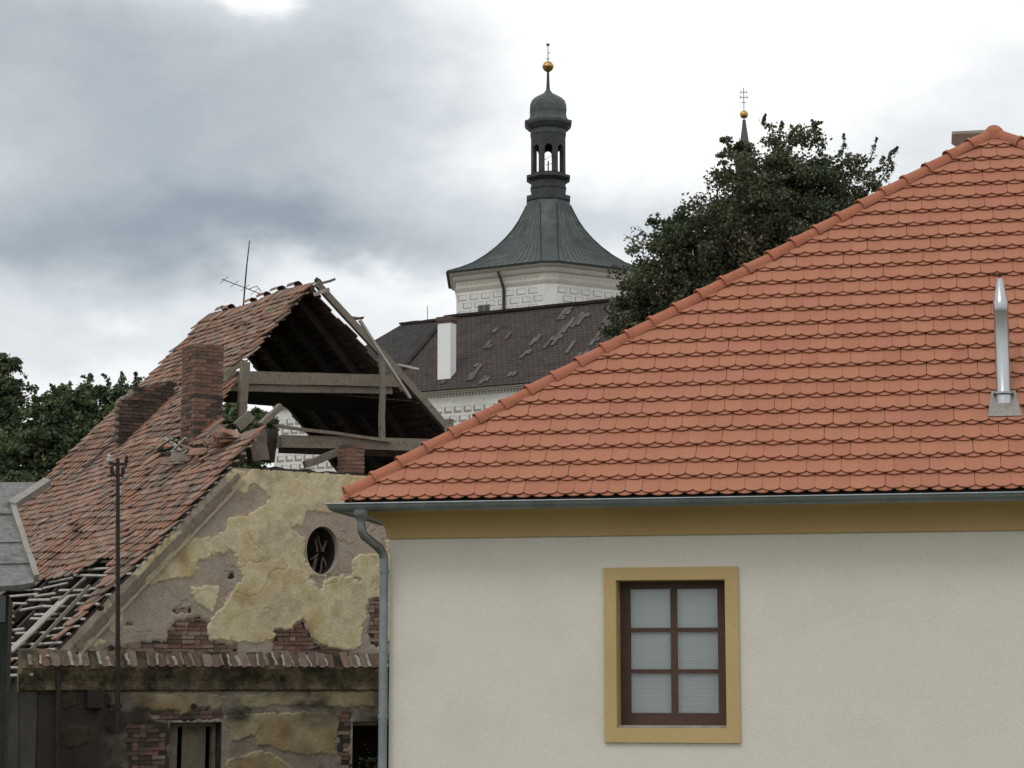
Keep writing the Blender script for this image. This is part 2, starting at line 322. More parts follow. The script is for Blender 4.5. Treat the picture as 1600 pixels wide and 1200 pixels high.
def leaf_mat(name, c):
    m_ = mat(name, [tuple(x*.72 for x in c), c, (c[0]*1.45, c[1]*1.28, c[2]*1.1)], .9, .6, fine=.18, fscale=9, spec=.25)
    b = m_.node_tree.nodes['Principled BSDF']; nt = m_.node_tree
    tr = nt.nodes.new('ShaderNodeBsdfTranslucent'); tr.inputs[0].default_value = (c[0]*1.3, c[1]*1.5, c[2], 1); x = nt.nodes.new('ShaderNodeMixShader'); x.inputs[0].default_value = .22
    out = nt.nodes['Material Output']; nt.links.new(b.outputs[0], x.inputs[1]); nt.links.new(tr.outputs[0], x.inputs[2]); nt.links.new(x.outputs[0], out.inputs[0]); return m_

# ------------------------------------------------------------------ ground
def ground():
    n = 40; b = MB(); vs = []; fs = []
    for j in range(n+1):
        for i in range(n+1):
            x = -700+1400*i/n; y = -200+1600*j/n; vs.append((x, y, 0))
    for j in range(n):
        for i in range(n): k = j*(n+1)+i; fs.append((k, k+1, k+n+2, k+n+1))
    b.add(vs, fs); b.build('ground', M['ground'], None, kind='structure')
ground()

# ================================================================== the new house with the tiled hip roof
def new_house():
    th = -11.1
    F0 = Frame(atY(1000, 900, 22), th); c = F0.y(610, 842, 0); H = Frame(F0.world(c), th)
    t = empty('tiled_house', H, 'cream rendered house with bright terracotta hip roof and brown framed window', 'house')
    OV = .40; DY = 20.0; EZ = 5.915; RUNY = 3.5
    ap = H.y(1553, 214, RUNY-OV); A = ap.x+OV; RISE = ap.z-EZ; PT = RISE/RUNY; WX = 2*A-2*OV
    wz = 5.56
    # wall with the window opening
    w0 = H.y(963, 907, 0); w1 = H.y(1136, 1138, 0); ox0, ox1, oz0, oz1 = w0.x, w1.x, w1.z, w0.z
    b = MB(); b.prism([(0,0,0),(WX,0,0),(WX,0,EZ-.1),(0,0,EZ-.1)], (0,.45,0), [[(ox0,0,oz0),(ox1,0,oz0),(ox1,0,oz1),(ox0,0,oz1)]])
    b.box((0,.45,0), (.45,DY,EZ-.1)); b.box((WX-.45,.45,0), (WX,DY,EZ-.1)); b.box((.45,DY-.45,0), (WX-.45,DY,EZ-.1))
    wall = b.build('wall', M['stucco'], t)
    # window: ochre surround, painted reveal, stained frame, bars, panes, blind
    s0 = H.y(943, 887, -.03); s1 = H.y(1157, 1161, -.03); sx0, sx1, sz0, sz1 = s0.x, s1.x, s1.z, s0.z
    b = MB(); b.prism([(sx0,-.035,sz0),(sx1,-.035,sz0),(sx1,-.035,sz1),(sx0,-.035,sz1)], (0,.038,0), [[(ox0,-.035,oz0),(ox1,-.035,oz0),(ox1,-.035,oz1),(ox0,-.035,oz1)]])
    e = .004
    b.box((ox0-.02,0.004,oz0), (ox0+e,.36,oz1)); b.box((ox1-e,0.004,oz0), (ox1+.02,.36,oz1)); b.box((ox0+e,0.004,oz1-e), (ox1-e,.36,oz1+.02))
    fr = MB(); fw = .075; y0, y1 = .24, .32
    fr.box((ox0+e,y0,oz0+.03), (ox0+fw+.03,y1,oz1-e)); fr.box((ox1-fw-.03,y0,oz0+.03), (ox1-e,y1,oz1-e)); fr.box((ox0+fw+.03,y0,oz1-fw-e), (ox1-fw-.03,y1,oz1-e)); fr.box((ox0+fw+.03,y0,oz0+.03), (ox1-fw-.03,y1,oz0+.15))
    win = fr.build('window', M['red_wood'], t, label='six-pane brown wooden window in ochre surround')
    b.build('surround', M['ochre'], win)
    sb = MB(); sb.box((ox0+e,.004,oz0-.02), (ox1-e,.36,oz0+.026)); sb.build('sill', M['concrete'], win)
    ix0, ix1, iz0, iz1 = ox0+fw+.03, ox1-fw-.03, oz0+.15, oz1-fw-e; cx = (ix0+ix1)/2; bw = .033
    k = MB(); k.box((cx-bw,y0+.012,iz0), (cx+bw,y1-.012,iz1)); k.build('mullion', M['red_wood'], win)
    zs = [iz0+(iz1-iz0)*i/3 for i in range(4)]
    for z in zs[1:3]:
        for xa, xb in ((ix0, cx-bw), (cx+bw, ix1)): k = MB(); k.box((xa,y0+.016,z-.022), (xb,y1-.016,z+.022)); k.build('glazing_bar', M['red_wood'], win)
    for i in range(3):
        for xa, xb in ((ix0, cx-bw), (cx+bw, ix1)):
            g = MB(); za = zs[i]+(.022 if i else 0); zb = zs[i+1]-(.022 if i < 2 else 0); g.box((xa,.277,za), (xb,.281,zb)); g.build('pane', M['glass'], win)
    bl = MB(); z = iz0-.01
    while z < iz1+.03:
        bl.add([(ix0-.02,.325,z),(ix1+.02,.325,z),(ix1+.02,.345,z+.030),(ix0-.02,.345,z+.030),(ix0-.02,.334,z+.016),(ix1+.02,.334,z+.016)], [(0,1,5,4),(4,5,2,3)]); z += .0265
    bl.build('blind', M['blind'], win, kind='stuff')
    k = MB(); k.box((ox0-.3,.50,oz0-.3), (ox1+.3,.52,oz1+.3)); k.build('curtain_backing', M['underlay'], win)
    # coved cornice
    pr = [(.002, wz-.02), (.035, wz-.02), (.035, wz+.01)]
    for i in range(11):
        a = i/10*math.pi/2; pr.append((.035+.29*(1-math.cos(a)), wz+.012+.245*math.sin(a)))
    pr += [(.36, wz+.257), (.36, EZ-.06), (.002, EZ-.06)]
    MB().ring(pr, 0, 0, WX, DY).build('cornice', M['ochre_dark'], t, smooth=True)
    # gutter with rolled rim, mitred round the corner
    gr = .075; gz = EZ-.045; gc = OV+.075; pr = []
    for i in range(15): a = math.pi*i/14; pr.append((gc+gr*math.cos(a), gz-gr*math.sin(a)))
    for i in range(14, -1, -1): a = math.pi*i/14; pr.append((gc+(gr-.006)*math.cos(a), gz-(gr-.006)*math.sin(a)))
    gut = MB().ring(pr, 0, 0, WX, DY).build('gutter', M['zinc'], t, smooth=True)
    rim = []
    for i in range(10): a = 2*math.pi*i/10; rim.append((gc+gr+.004+.011*math.cos(a), gz+.004+.011*math.sin(a)))
    MB().ring(rim, 0, 0, WX, DY).build('rim', M['zinc'], gut, smooth=True)
    for xx in (3.1, 6.9, 10.4):
        k = MB(); pp = []
        for i in range(13): a = math.pi*i/12; pp.append((xx, -(gc+(gr+.003)*math.cos(a)), gz-(gr+.003)*math.sin(a)))
        k.add([(xx-.02, p[1], p[2]) for p in pp]+[(xx+.02, p[1], p[2]) for p in pp], [(i, i+1, i+14, i+13) for i in range(12)]); k.build('joint_band', M['zinc'], gut)
    # downpipe with funnel outlet and swan neck
    p0 = H.y(564, 806, -gc); pr_ = .047; P = [Vector((p0.x, -gc, gz-.06)), Vector((p0.x, -gc, gz-.12)), Vector((p0.x, -gc, gz-.20)), Vector((p0.x+.006, -gc+.01, gz-.27)), Vector((p0.x+.03, -gc+.04, gz-.33))]
    tgt = Vector((-.045, -.085, gz-.52)); mid0 = P[-1]+Vector((.05,.07,-.045)); 
    P += [mid0, mid0.lerp(tgt+Vector((-.05,-.06,.09)), .5), tgt+Vector((-.055,-.075,.10)), tgt+Vector((-.02,-.025,.05)), tgt+Vector((-.004,-.004,-.01)), tgt+Vector((0,0,-.1)), Vector((tgt.x,tgt.y,0))]
    Q = [P[0]]; 
    for i in range(1, len(P)-1):       # soften the bends
        Q += [P[i].lerp(P[i-1], .25), P[i], P[i].lerp(P[i+1], .25)]
    Q.append(P[-1])
    rad = [.085 if i == 0 else (.08 if i == 1 else (.075 if i == 2 else (.06 if i == 3 else pr_))) for i in range(len(Q))]
    dp = MB().tube(Q, rad, 16).build('downpipe', M['zinc'], t, smooth=True)
    for py in (893, 1120):
        z = H.y(604, py, -.08).z; MB().lathe([(pr_+.002, z-.018), (pr_+.008, z-.016), (pr_+.008, z+.016), (pr_+.002, z+.018)], (tgt.x, tgt.y), 16).build('clamp', M['zinc'], dp, smooth=True)
    # roof body
    E0 = Vector((-OV, -OV, EZ)); AX = Vector((A-OV, RUNY-OV, EZ+RISE)); X1 = WX+OV; Y1 = DY+OV; AB = Vector((A-OV, Y1-RUNY, AX.z))
    b = MB(); vs = [E0, Vector((X1,-OV,EZ)), Vector((X1,Y1,EZ)), Vector((-OV,Y1,EZ)), AX, AB]; lo = [v-Vector((0,0,.06)) for v in vs]
    b.add(vs+lo, [(0,1,4),(1,2,5,4),(2,3,5),(3,0,4,5),(6,7,1,0),(7,8,2,1),(8,9,3,2),(9,6,0,3),(6,9,8,7)])
    roof = b.build('roof', M['underlay'], t)
    # beaver-tail tiles laid in double courses
    def tile_shape(w, l, th_, sag, n=7):
        out = [(-w/2, l), (w/2, l)]
        for i in range(n+1): u = 1-2*i/n; out.append((u*w/2, sag*(1-math.sqrt(1-(.93*u)**2))/(1-math.sqrt(1-.93**2))))
        vs = [(x, y, 0) for x, y in out]+[(x, y, th_) for x, y in out]; m_ = len(out)
        return vs, [tuple(range(m_))[::-1], tuple(range(m_, 2*m_))]+[(i, (i+1) % m_, (i+1) % m_+m_, i+m_) for i in range(m_)]
    TW = .1755; NROW = 25; GA = math.hypot(RUNY, RISE)/NROW; Lu = GA+.055; TL = .010
    shapes = [tile_shape(TW*.985, Lu, TL, .041)]
    items = []; clipped = MB(); rest = MB(); other = MB()
    def place(face, main):
        # face: origin at left eave corner, ex along eave, ey up-slope, nz normal
        O, ex, ey, nz, width, rate, nrow = face
        for kx in range(nrow):
            for lay in (0, 1):
                s = kx*GA-.04+(0 if lay == 0 else .024)
                halfcut = (s+.10)*rate                     # plan distance cut away on each side by the hips
                off = .5*((kx+lay) % 2); i0 = int(halfcut/TW)-2; i1 = int((width-halfcut)/TW)+2
                for i in range(i0, i1):
                    u = (i+off)*TW; le = u-TW/2; ri = u+TW/2
                    smid = s+.10; cut = max(0, smid)*rate
                    if ri < cut-.02 or le > width-cut+.02: continue
                    hb, ht = (.053, .004) if lay == 0 else (.067, .020)
                    hb += random.uniform(-.0015, .002); tilt = (hb-ht)/Lu; rz = random.gauss(0, .006)
                    ux = u+random.gauss(0, .0015); ss = s+random.gauss(0, .003)
                    yv = (ey-nz*tilt).normalized(); xv = (ex*math.cos(rz)+yv*math.sin(rz)).normalized(); zv = xv.cross(yv).normalized(); yv = zv.cross(xv)
                    p = O+ex*ux+ey*ss+nz*hb
                    Mx = Matrix((xv, yv, zv)).transposed().to_4x4(); Mx.translation = p
                    ti = random.choices(range(5), (4, 4, 3, 2, 2))[0]
                    edge = le < cut+.28 or ri > width-cut-.28
                    if main:
                        q = H.pix(p+ey*.15); vis = -20 < q[0] < 1620 and q[1] > 150
                        sc = (2000-p.y*40+(400 if lay else 0)) if (vis and not edge) else -1
                        if edge:
                            # trim by the hip line
                            vv = [Mx@Vector(v) for v in shapes[0][0]]; keep = []
                            for v in vv:
                                d = v-O; uu = d.dot(ex); sv = d.dot(ey); lim = max(0, sv)*rate-.035
                                uu2 = min(max(uu, lim), width-lim); keep.append(v+ex*(uu2-uu))
                            if max((k_-O).dot(ex) for k_ in keep)-min((k_-O).dot(ex) for k_ in keep) > .01: clipped.add(keep, shapes[0][1], ti)
                        elif sc > 0: items.append((Mx, 0, ti, sc))
                        else: rest.add(shapes[0][0], shapes[0][1], ti, Mx)
                    else:
                        if edge and (le < cut+.02 or ri > width-cut-.02): continue
                        other.add(shapes[0][0], shapes[0][1], ti, Mx)
    def face(O, ex, inward, width, run, cutrun):
        ey = (inward*run+Vector((0,0,RISE))).normalized(); sl_ = math.hypot(run, RISE); return (O, ex, ey, ex.cross(ey).normalized(), width, cutrun/sl_, int(round(sl_/GA)))
    place(face(E0, Vector((1,0,0)), Vector((0,1,0)), 2*A, RUNY, A), True)
    # left flank: full-length trapezium, only its first stretch can be seen from a step aside
    Lf = face(Vector((-OV, Y1, EZ)), Vector((0,-1,0)), Vector((1,0,0)), Y1+OV, A, RUNY); place(Lf, False)
    for vv, ff, mm in ((clipped.v, clipped.f, clipped.mi), (other.v, other.f, other.mi)):
        bse = len(rest.v); rest.v += vv; rest.f += [tuple(i+bse for i in f) for f in ff]; rest.mi += mm
    items.sort(key=lambda q: -q[3])
    for Mx, si, ti, _ in items[300:]: rest.add(shapes[0][0], shapes[0][1], ti, Mx)
    pieces('roof_tile', items[:300], shapes, M['tiles'], roof, 300)
    rest.build('roof_tile_field', M['tiles'], roof, kind='stuff')
    # hip and ridge tiles: tapered half-round pieces with a collar
    def hip_shape(L_, r0, r1, n=9):
        prof = [(0, r0*1.16), (.035, r0*1.16), (.045, r0*1.03), (L_*.5, (r0+r1)/2), (L_, r1)]; vs = []; fs = []; th_ = .014
        for rr in (0, th_):
            for y_, r_ in prof:
                for i in range(n+1):
                    a = math.pi*(-.06+1.12*i/n); vs.append(((r_-rr)*math.cos(a), y_, (r_-rr)*math.sin(a)))
        m_ = n+1; q = len(prof)
        for sft in (0, q*m_):
            for j in range(q-1):
                for i in range(n): fs.append((sft+j*m_+i, sft+j*m_+i+1, sft+(j+1)*m_+i+1, sft+(j+1)*m_+i))
        for j in (0, q-1):
            for i in range(n): fs.append((j*m_+i, j*m_+i+1, q*m_+j*m_+i+1, q*m_+j*m_+i))
        return vs, fs
    hs = hip_shape(.385, .096, .087)
    hme = bpy.data.meshes.new('hip_tile'); hme.from_pydata(hs[0], [], hs[1]); hme.materials.append(M['hip_tile']); hme.polygons.foreach_set('use_smooth', [True]*len(hme.polygons))
    try: hme.set_sharp_from_angle(angle=R(40))
    except Exception: pass
    def hips(p, q, step, lift=.035):
        d = (q-p); Lh = d.length; d.normalize(); n = int(round(Lh/step)); st = Lh/n
        xv = d.cross(Vector((0,0,1))).normalized(); zv = xv.cross(d).normalized()
        for i in range(n):
            dd = (d-zv*.03).normalized(); z2 = xv.cross(dd).normalized(); rr = random.gauss(0, .008)
            x2 = (xv*math.cos(rr)+z2*math.sin(rr)).normalized(); z2 = x2.cross(dd)
            Mx = Matrix((x2, dd, z2)).transposed().to_4x4(); Mx.translation = p+d*(i*st-.03)+zv*(lift+.008+random.uniform(-.004,.004))
            o = bpy.data.objects.new('hip_tile', hme); COL.objects.link(o); o.parent = roof; o.matrix_basis = Mx
    lift = Vector((0,0,.0))
    hips(E0+Vector((.05,.05,.055)), AX+Vector((0,0,.01)), .325, .012); hips(Vector((X1-.05,-OV+.05,EZ+.055)), AX+Vector((0,0,.01)), .325, .012)
    hips(AX+Vector((0,0,.01)), AB+Vector((0,0,.01)), .325, .012)
    k = MB(); k.lathe([(.12, AX.z-.05), (.122, AX.z+.04), (.105, AX.z+.085), (.06, AX.z+.118), (.012, AX.z+.125)], (AX.x, AX.y), 14); k.build('apex_cap', M['hip_tile'], roof, smooth=True)
    k = MB(); d = (AX-E0).normalized(); k.tube([E0+Vector((.02,.02,.05)), E0+Vector((.02,.02,.05))+d*.02], .09, 14); k.build('hip_end_stop', M['hip_tile'], roof)
    # steel flue
    nrm = Vector((0,-PT,1)).normalized(); fb = H.on(1569, 640, (0,-OV,EZ), nrm)
    zt = lambda py: H.y(1569, py, fb.y).z
    r_ = .074; fl = MB()
    fl.lathe([(r_*1.12, fb.z-.05), (r_*1.12, zt(613)), (r_, zt(611)), (r_, zt(488)), (r_*1.04, zt(487)), (r_*1.04, zt(472)), (r_*.98, zt(471)), (r_*.42, zt(437)), (r_*.40, zt(435))], (fb.x, fb.y), 20)
    flue = fl.build('flue', M['steel'], t, smooth=True, label='shiny steel flue pipe with conical tip')
    MB().lathe([(r_*1.0, zt(614)-.004), (.105, zt(614)-.012), (.105, zt(614)-.002), (r_*1.0, zt(614)+.012)], (fb.x, fb.y), 20).build('storm_collar', M['steel'], flue, smooth=True)
    k = MB(); k.tube([(fb.x,fb.y,zt(437)), (fb.x,fb.y,zt(428))], .008, 6); k.beam((fb.x-.08,fb.y,zt(428)), (fb.x+.08,fb.y,zt(428)), .02, .008); k.build('tip_bar', M['iron'], flue)
    k = MB(); ux = Vector((1,0,0)); uy = Vector((0,1,PT)).normalized(); ob = fb+nrm*.068
    k.prism([ob-ux*.17-uy*.17, ob+ux*.17-uy*.17, ob+ux*.12+uy*.2, ob-ux*.12+uy*.2], nrm*.012); k.lathe([(.12, fb.z-.03), (.105, fb.z+.03), (r_*1.14, fb.z+.06)], (fb.x, fb.y), 18, cap=False)
    k.build('flashing', M['lead'], flue, smooth=True)
    # chimney behind the apex with a flared concrete cap
    cp = H.y(1487, 203, AX.y+2.2); cz = cp.z-.02; cx0 = cp.x; wd = .52
    k = MB(); k.box((cx0+.14, cp.y+.14, AX.z-1.2), (cx0+wd-.14, cp.y+wd-.14, cz-.16)); ch = k.build('chimney', M['concrete'], t)
    k = MB(); k.ring([(-.14, cz-.17), (.0, cz-.035), (.0, cz), (-.24, cz+.004), (-.24, cz-.17)], cx0, cp.y, cx0+wd, cp.y+wd); k.build('cap', M['concrete'], ch)
    return H
H = new_house()

# ================================================================== the ruined house
RU = Frame(Vector((-8.10, 36.432, 0)), 33.7)
EV = 4.38; TP = 1.031; RX, RZ = 8.1, 4.38+8.1*1.031; LEN = 10.3
Y_MAIN = [(205,893),(255,843),(279,832),(327,841),(351,829),(357,811),(389,805),(394,797),(415,789),(423,781),(410,762),(396,754),(381,768),(362,764),(354,748),(362,735),(389,741),(399,731),(437,724),(490,727),(543,733),(597,742),(660,745),(660,1015),(600,1000),(562,966),(569,984),(565,1007),(540,1015),(512,1009),(490,999),(472,961),(455,982),(429,981),(427,1000),(400,1007),(370,1005),(345,999),(327,1000),(326,975),(338,962),(352,948),(368,918),(383,900),(372,886),(369,868),(357,862),(324,871),(305,879),(301,897),(290,904),(255,908),(229,916)]
G_HOLES = [[(478,797),(517,800),(560,796),(605,800),(605,868),(570,866),(548,872),(552,890),(548,900),(553,908),(549,902),(531,901),(506,907),(520,880),(478,880),(477,842),(452,824),(474,819)],
           [(548,904),(567,915),(566,906),(556,902)], [(478,905),(500,925),(506,902),(498,900),(486,899)], [(569,935),(600,930),(600,1020),(566,1006)], [(334,945),(340,935),(337,952)]]
Y_MORE = [[(298,915),(340,916),(339,940),(333,960),(316,950),(305,938)], [(172,940),(190,950),(188,985),(180,992),(172,985)], [(120,1003),(130,998),(160,1000),(168,1004),(152,1010),(130,1012)],
          [(352,1118),(430,1116),(530,1113),(528,1140),(524,1182),(470,1178),(402,1160),(396,1145),(360,1158)], [(356,1188),(400,1172),(440,1186),(470,1215),(356,1215)], [(368,1084),(440,1082),(600,1084),(600,1108),(520,1104),(470,1101),(380,1106)],
          [(95,1088),(118,1084),(120,1102),(98,1104)], [(95,1135),(138,1140),(142,1160),(112,1170),(96,1160)], [(205,1085),(300,1083),(350,1086),(350,1103),(280,1112),(210,1105)]]
B_ZONES = [[(158,1022),(165,1012),(200,1005),(262,1003),(262,985),(275,970),(300,965),(326,972),(327,1001),(370,1008),(372,1024)], [(268,951),(298,950),(300,958),(270,960)], [(196,970),(206,970),(206,976),(196,976)], [(355,898),(368,896),(370,906),(356,906)],
           [(429,984),(455,983),(470,968),(489,1000),(510,1011),(545,1017),(540,1024),(425,1024)], [(573,935),(605,935),(605,1012),(578,1010)],
           [(195,1132),(264,1128),(264,1215),(200,1215)], [(528,1116),(549,1118),(549,1215),(530,1215)], [(235,1113),(352,1108),(352,1122),(240,1126)], [(150,950),(165,945),(166,953),(152,957)]]
OV_C = RU.y(503, 860, 0); OVA, OVB = .345, .45
WIN1 = (RU.y(266, 1130, 0), RU.y(345, 1130, 0)); WIN2 = (RU.y(551, 1128, 0), RU.y(660, 1128, 0))
WZ0 = 1.9
WTOP = RU.y(360, 722, 0).z

def ruin():
    t = empty('ruined_house', RU, 'derelict yellow house with collapsed red tile roof and peeling gable', 'house')
    roofz = lambda x: EV+x*TP
    # ---- masonry core of the gable, with openings
    def oval(a=OVA, b=OVB, y=0, n=28): return [(OV_C.x+a*math.cos(2*math.pi*i/n), y, OV_C.z+b*math.sin(2*math.pi*i/n)) for i in range(n)]
    rect = lambda w, y=0, zt=None: [(w[0].x, y, WZ0), (w[1].x, y, WZ0), (w[1].x, y, w[0].z), (w[0].x, y, w[0].z)]
    XR = 2*RX
    top = [(XR, 0, 0), (XR, 0, EV), (12.3, 0, roofz(XR-12.3)-.2), (10.6, 0, WTOP-.3), (8.4, 0, WTOP-.12)]
    x = 8.0
    while x > 3.9: top.append((x, 0, WTOP-.05+random.uniform(-.035, .03))); x -= .22
    b = MB(); b.prism([(0,0,0)]+top+[(3.52,0,roofz(3.52)-.12), (0,0,EV-.12)], (0,.5,0), [oval(), rect(WIN1), rect(WIN2)])
    b.box((0,.5,0), (.5,LEN-.5,EV-.15)); b.box((XR-.5,.5,0), (XR,LEN-.5,EV-.15))
    gab = [(0,LEN-.5,0),(XR,LEN-.5,0),(XR,LEN-.5,EV-.2),(XR-3.9,LEN-.5,EV+3.7),(9,LEN-.5,EV+3.9),(3.9,LEN-.5,EV+3.7),(0,LEN-.5,EV-.2)]
    b.prism(gab, (0,.5,0)); core = b.build('wall', M['core'], t)
    # ---- weathered face of the gable: undercoat and flaking plaster as relief
    cs = .0165; xs = np.arange(.02, 7.7, cs); zs = np.arange(2.35, WTOP+.02, cs); X, Z = np.meshgrid(xs, zs)
    PX, PY = RU.pixn(X, 0*X, Z)
    wx = PX+fbm(PX/26, PY/26, 3)*13+fbm(PX/7, PY/7, 13)*9+fbm(PX/2.6, PY/2.6, 15)*4; wy = PY+fbm(PX/24, PY/24, 5)*12+fbm(PX/6, PY/6, 23)*9+fbm(PX/2.4, PY/2.4, 25)*4
    yel = inpoly(wx, wy, Y_MAIN)
    for h in G_HOLES: yel &= ~inpoly(wx, wy, h)
    for q in Y_MORE: yel |= inpoly(wx, wy, q)
    low = PY > 1108
    brk = np.zeros(X.shape, bool)
    for q in B_ZONES: brk |= inpoly(wx, wy, q)
    brk &= ~yel
    def blur(a, n):
        a = a.astype(float)
        for _ in range(n): a = (a+np.roll(a,1,0)+np.roll(a,-1,0)+np.roll(a,1,1)+np.roll(a,-1,1))/5
        return a
    yb = blur(yel, 2); bb = blur(brk, 2)
    hgt = .018+.016*fbm(X*2.2, Z*2.2, 51)+.010*fbm(X*9, Z*9, 53)+.006*fbm(X*26, Z*26, 57)
    curl = np.clip(blur(yel, 8)*2, 0, 1); rimw = np.clip(1-np.abs(blur(yel, 7)-.62)/.22, 0, 1)*yel
    hgt = hgt*(1-bb)+bb*(-.006); hgt += yb*(.019+.012*rimw+.014*fbm(X*1.4, Z*1.4, 61))
    crack = (np.abs(fbm(X*1.1, Z*1.1, 71)) < .006) & (fbm(X*.8, Z*.8, 77) > .02); hgt -= crack*.012
    rim2 = np.clip(1-np.abs(blur(yel, 3)-.6)/.25, 0, 1)*yel*.55
    cx_, cy_ = PX, PY
    dirt_tone = np.clip((cy_-1035)/60, 0, 1)*np.clip((250-cx_)/230, 0, 1)*1.1+np.clip(fbm(X*1.3, Z*2.6, 81)*2.2+.05, 0, 1)*np.clip((cy_-1040)/50, 0, 1)*.85+np.clip((cy_-1050)/40, 0, 1)*(.42+.55*fbm(X*2.1, Z*2.1, 95))  # patchy lower-wall dirt, plus a smooth darkening towards the lower left
    dirt_tone += np.clip(1-np.hypot((cx_-150)/26, (cy_-1093)/17), 0, 1)*1.2+np.clip(1-np.hypot((cx_-178)/22, (cy_-1128)/22), 0, 1)*.9
    dirt_tone += np.clip(fbm(X*3, Z*.8, 87)*2.0-.28, 0, .5)*np.clip((900-cy_)/100+.5, 0, 1)*.5
    dirt_tone = np.clip(dirt_tone+.25*fbm(X*4, Z*4, 91)*(dirt_tone > .05), 0, .93)
    # keep inside the gable and out of the openings
    ok = (Z < EV-.14+X*TP) & (Z < WTOP-.09+.05*fbm(X*3, X*0+1, 5))
    ok &= ~(((X-OV_C.x)/OVA)**2+((Z-OV_C.z)/OVB)**2 < 1.0)
    for w in (WIN1, WIN2): ok &= ~((X > w[0].x) & (X < w[1].x) & (Z < w[0].z))
    V = np.stack([X, -hgt, Z], -1).reshape(-1, 3); ny, nx = X.shape; idx = np.arange(nx*ny).reshape(ny, nx)
    Q = np.stack([idx[:-1,:-1], idx[:-1,1:], idx[1:,1:], idx[1:,:-1]], -1).reshape(-1, 4)
    okf = ok.ravel()[Q].all(1); yf = yel.ravel()[Q].any(1)
    och = np.clip((cy_-1060)/30, 0, 1)*np.clip(.55+2.2*fbm(X*1.7, Z*1.7, 131), 0, 1)+.35*np.clip(3*fbm(X*.9, Z*.9, 137)-.2, 0, 1)
    near = blur(yel, 45); och = np.where(yel, och, np.clip(near*1.6, 0, 1)*np.clip(.35+2.5*fbm(X*5, Z*5, 143), 0, 1)*.8)
    lay = np.stack([rim2.ravel()*.8, np.clip(och, 0, 1).ravel(), dirt_tone.ravel()], -1)
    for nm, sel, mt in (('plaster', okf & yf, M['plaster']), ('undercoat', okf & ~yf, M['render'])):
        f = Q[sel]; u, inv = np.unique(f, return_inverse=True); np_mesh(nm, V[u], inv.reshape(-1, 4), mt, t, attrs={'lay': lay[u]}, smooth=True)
    # ---- bricks laid bare
    def brick_shape(l, w, h, seed):
        rr = random.Random(seed); j = lambda: rr.uniform(-.006, .006); c = .006
        vs = []
        for z in (-h/2, h/2):
            for (a, bb_) in ((-1,-1),(1,-1),(1,1),(-1,1)): vs.append((a*l/2+j(), bb_*w/2+j(), z+j()*.5))
        return vs, [(0,3,2,1),(4,5,6,7),(0,1,5,4),(1,2,6,5),(2,3,7,6),(3,0,4,7)]
    bsh = [brick_shape(.245, .12, .066, 1), brick_shape(.245, .12, .064, 2), brick_shape(.115, .12, .066, 3), brick_shape(.19, .12, .062, 4)]
    items = []; ch = .078
    for k in range(int(2.4/ch), int(WTOP/ch)):
        z = k*ch; x = .1+(k % 2)*.128
        while x < 7.5:
            l = .245 if random.random() < .7 else .115; px, py = RU.pix((x+l/2, 0, z))
            if any(inpoly(np.array([px]), np.array([py]), q)[0] for q in B_ZONES) and z < EV+x*TP-.2 and not any(w[0].x-.1 < x+l/2 < w[1].x+.1 and z < w[0].z for w in (WIN1, WIN2)):
                yv = -.005-random.uniform(0, .012)+.06; Mx = Matrix.Translation((x+l/2, yv, z+random.gauss(0,.003)))@Euler((random.gauss(0,.02), random.gauss(0,.012), random.gauss(0,.02))).to_matrix().to_4x4()
                items.append((Mx, random.choice((0,1)) if l > .2 else 2, random.choices(range(6), (2,4,2,1,0,5) if py < 1100 else (1,4,0,5,3,1))[0], 50))
            x += l+.011
    pieces('brick', items, bsh, M['bricks'], core, 110)
    # ---- chimneys built brick by brick
    def chimney(name, x0, y0, wx_, wy_, z0, z1, ragged, limit, sooty, lab, topfun=None):
        b = MB(); b.box((x0+.02, y0+.02, z0), (x0+wx_-.02, y0+wy_-.02, z1-.12)); c = b.build(name, M['mortar'], t, label=lab); its = []
        n = int((z1-z0)/ch)
        for k in range(n):
            z = z0+(k+.5)*ch
            for side in range(4):
                ln = (wx_, wy_)[side % 2]; m_ = max(1, int(round((ln-(.12))/.255))); l = (ln-.12)/m_
                for i in range(m_):
                    s = (i+.5)*l+(.12 if k % 2 else 0)
                    if topfun and not topfun((side, s, z)): continue
                    if k >= n-1 and random.random() < ragged: continue
                    if side == 0: p = (x0+s, y0+.06, z); rz = 0
                    elif side == 1: p = (x0+wx_-.06, y0+s, z); rz = math.pi/2
                    elif side == 2: p = (x0+wx_-s, y0+wy_-.06, z); rz = math.pi
                    else: p = (x0+.06, y0+wy_-s, z); rz = -math.pi/2
                    dx = random.uniform(-.008,.010); S = Matrix.Diagonal((l*.96/.245, 1, 1, 1))
                    Mx = Matrix.Translation(p)@Euler((random.gauss(0,.012),random.gauss(0,.008),rz+random.gauss(0,.015))).to_matrix().to_4x4()@Matrix.Translation((0,-dx,0))@S
                    dark = sooty(z, s, side); ti = random.choices(range(5), (1,2,0,4,6) if dark else (4,5,2,2,0))[0]
                    its.append((Mx, random.choice((0,1)), ti, 100 if side in (0,3) else 10))
        pieces('brick', its, bsh, M['bricks'], c, limit); return c
    nL = Vector((-TP,0,1)).normalized()
    yc = 3.0; cb = RU.y(302, 695, yc); ct = RU.y(302, 531, yc); cr = RU.y(350, 560, yc)
    zsplit = RU.y(302, 615, yc).z
    chimney('chimney', cb.x, yc, cr.x-cb.x, .62, cb.z-.7, ct.z, .45, 150, lambda z, s, side: z < zsplit and random.random() < .72, 'tall weathered brick chimney with broken top on the ruined roof')
    # low ruined brick upstand running up the slope behind it
    y2 = 7.6; pa = RU.on(184, 690, (0,0,EV), nL); y2 = pa.y-.5
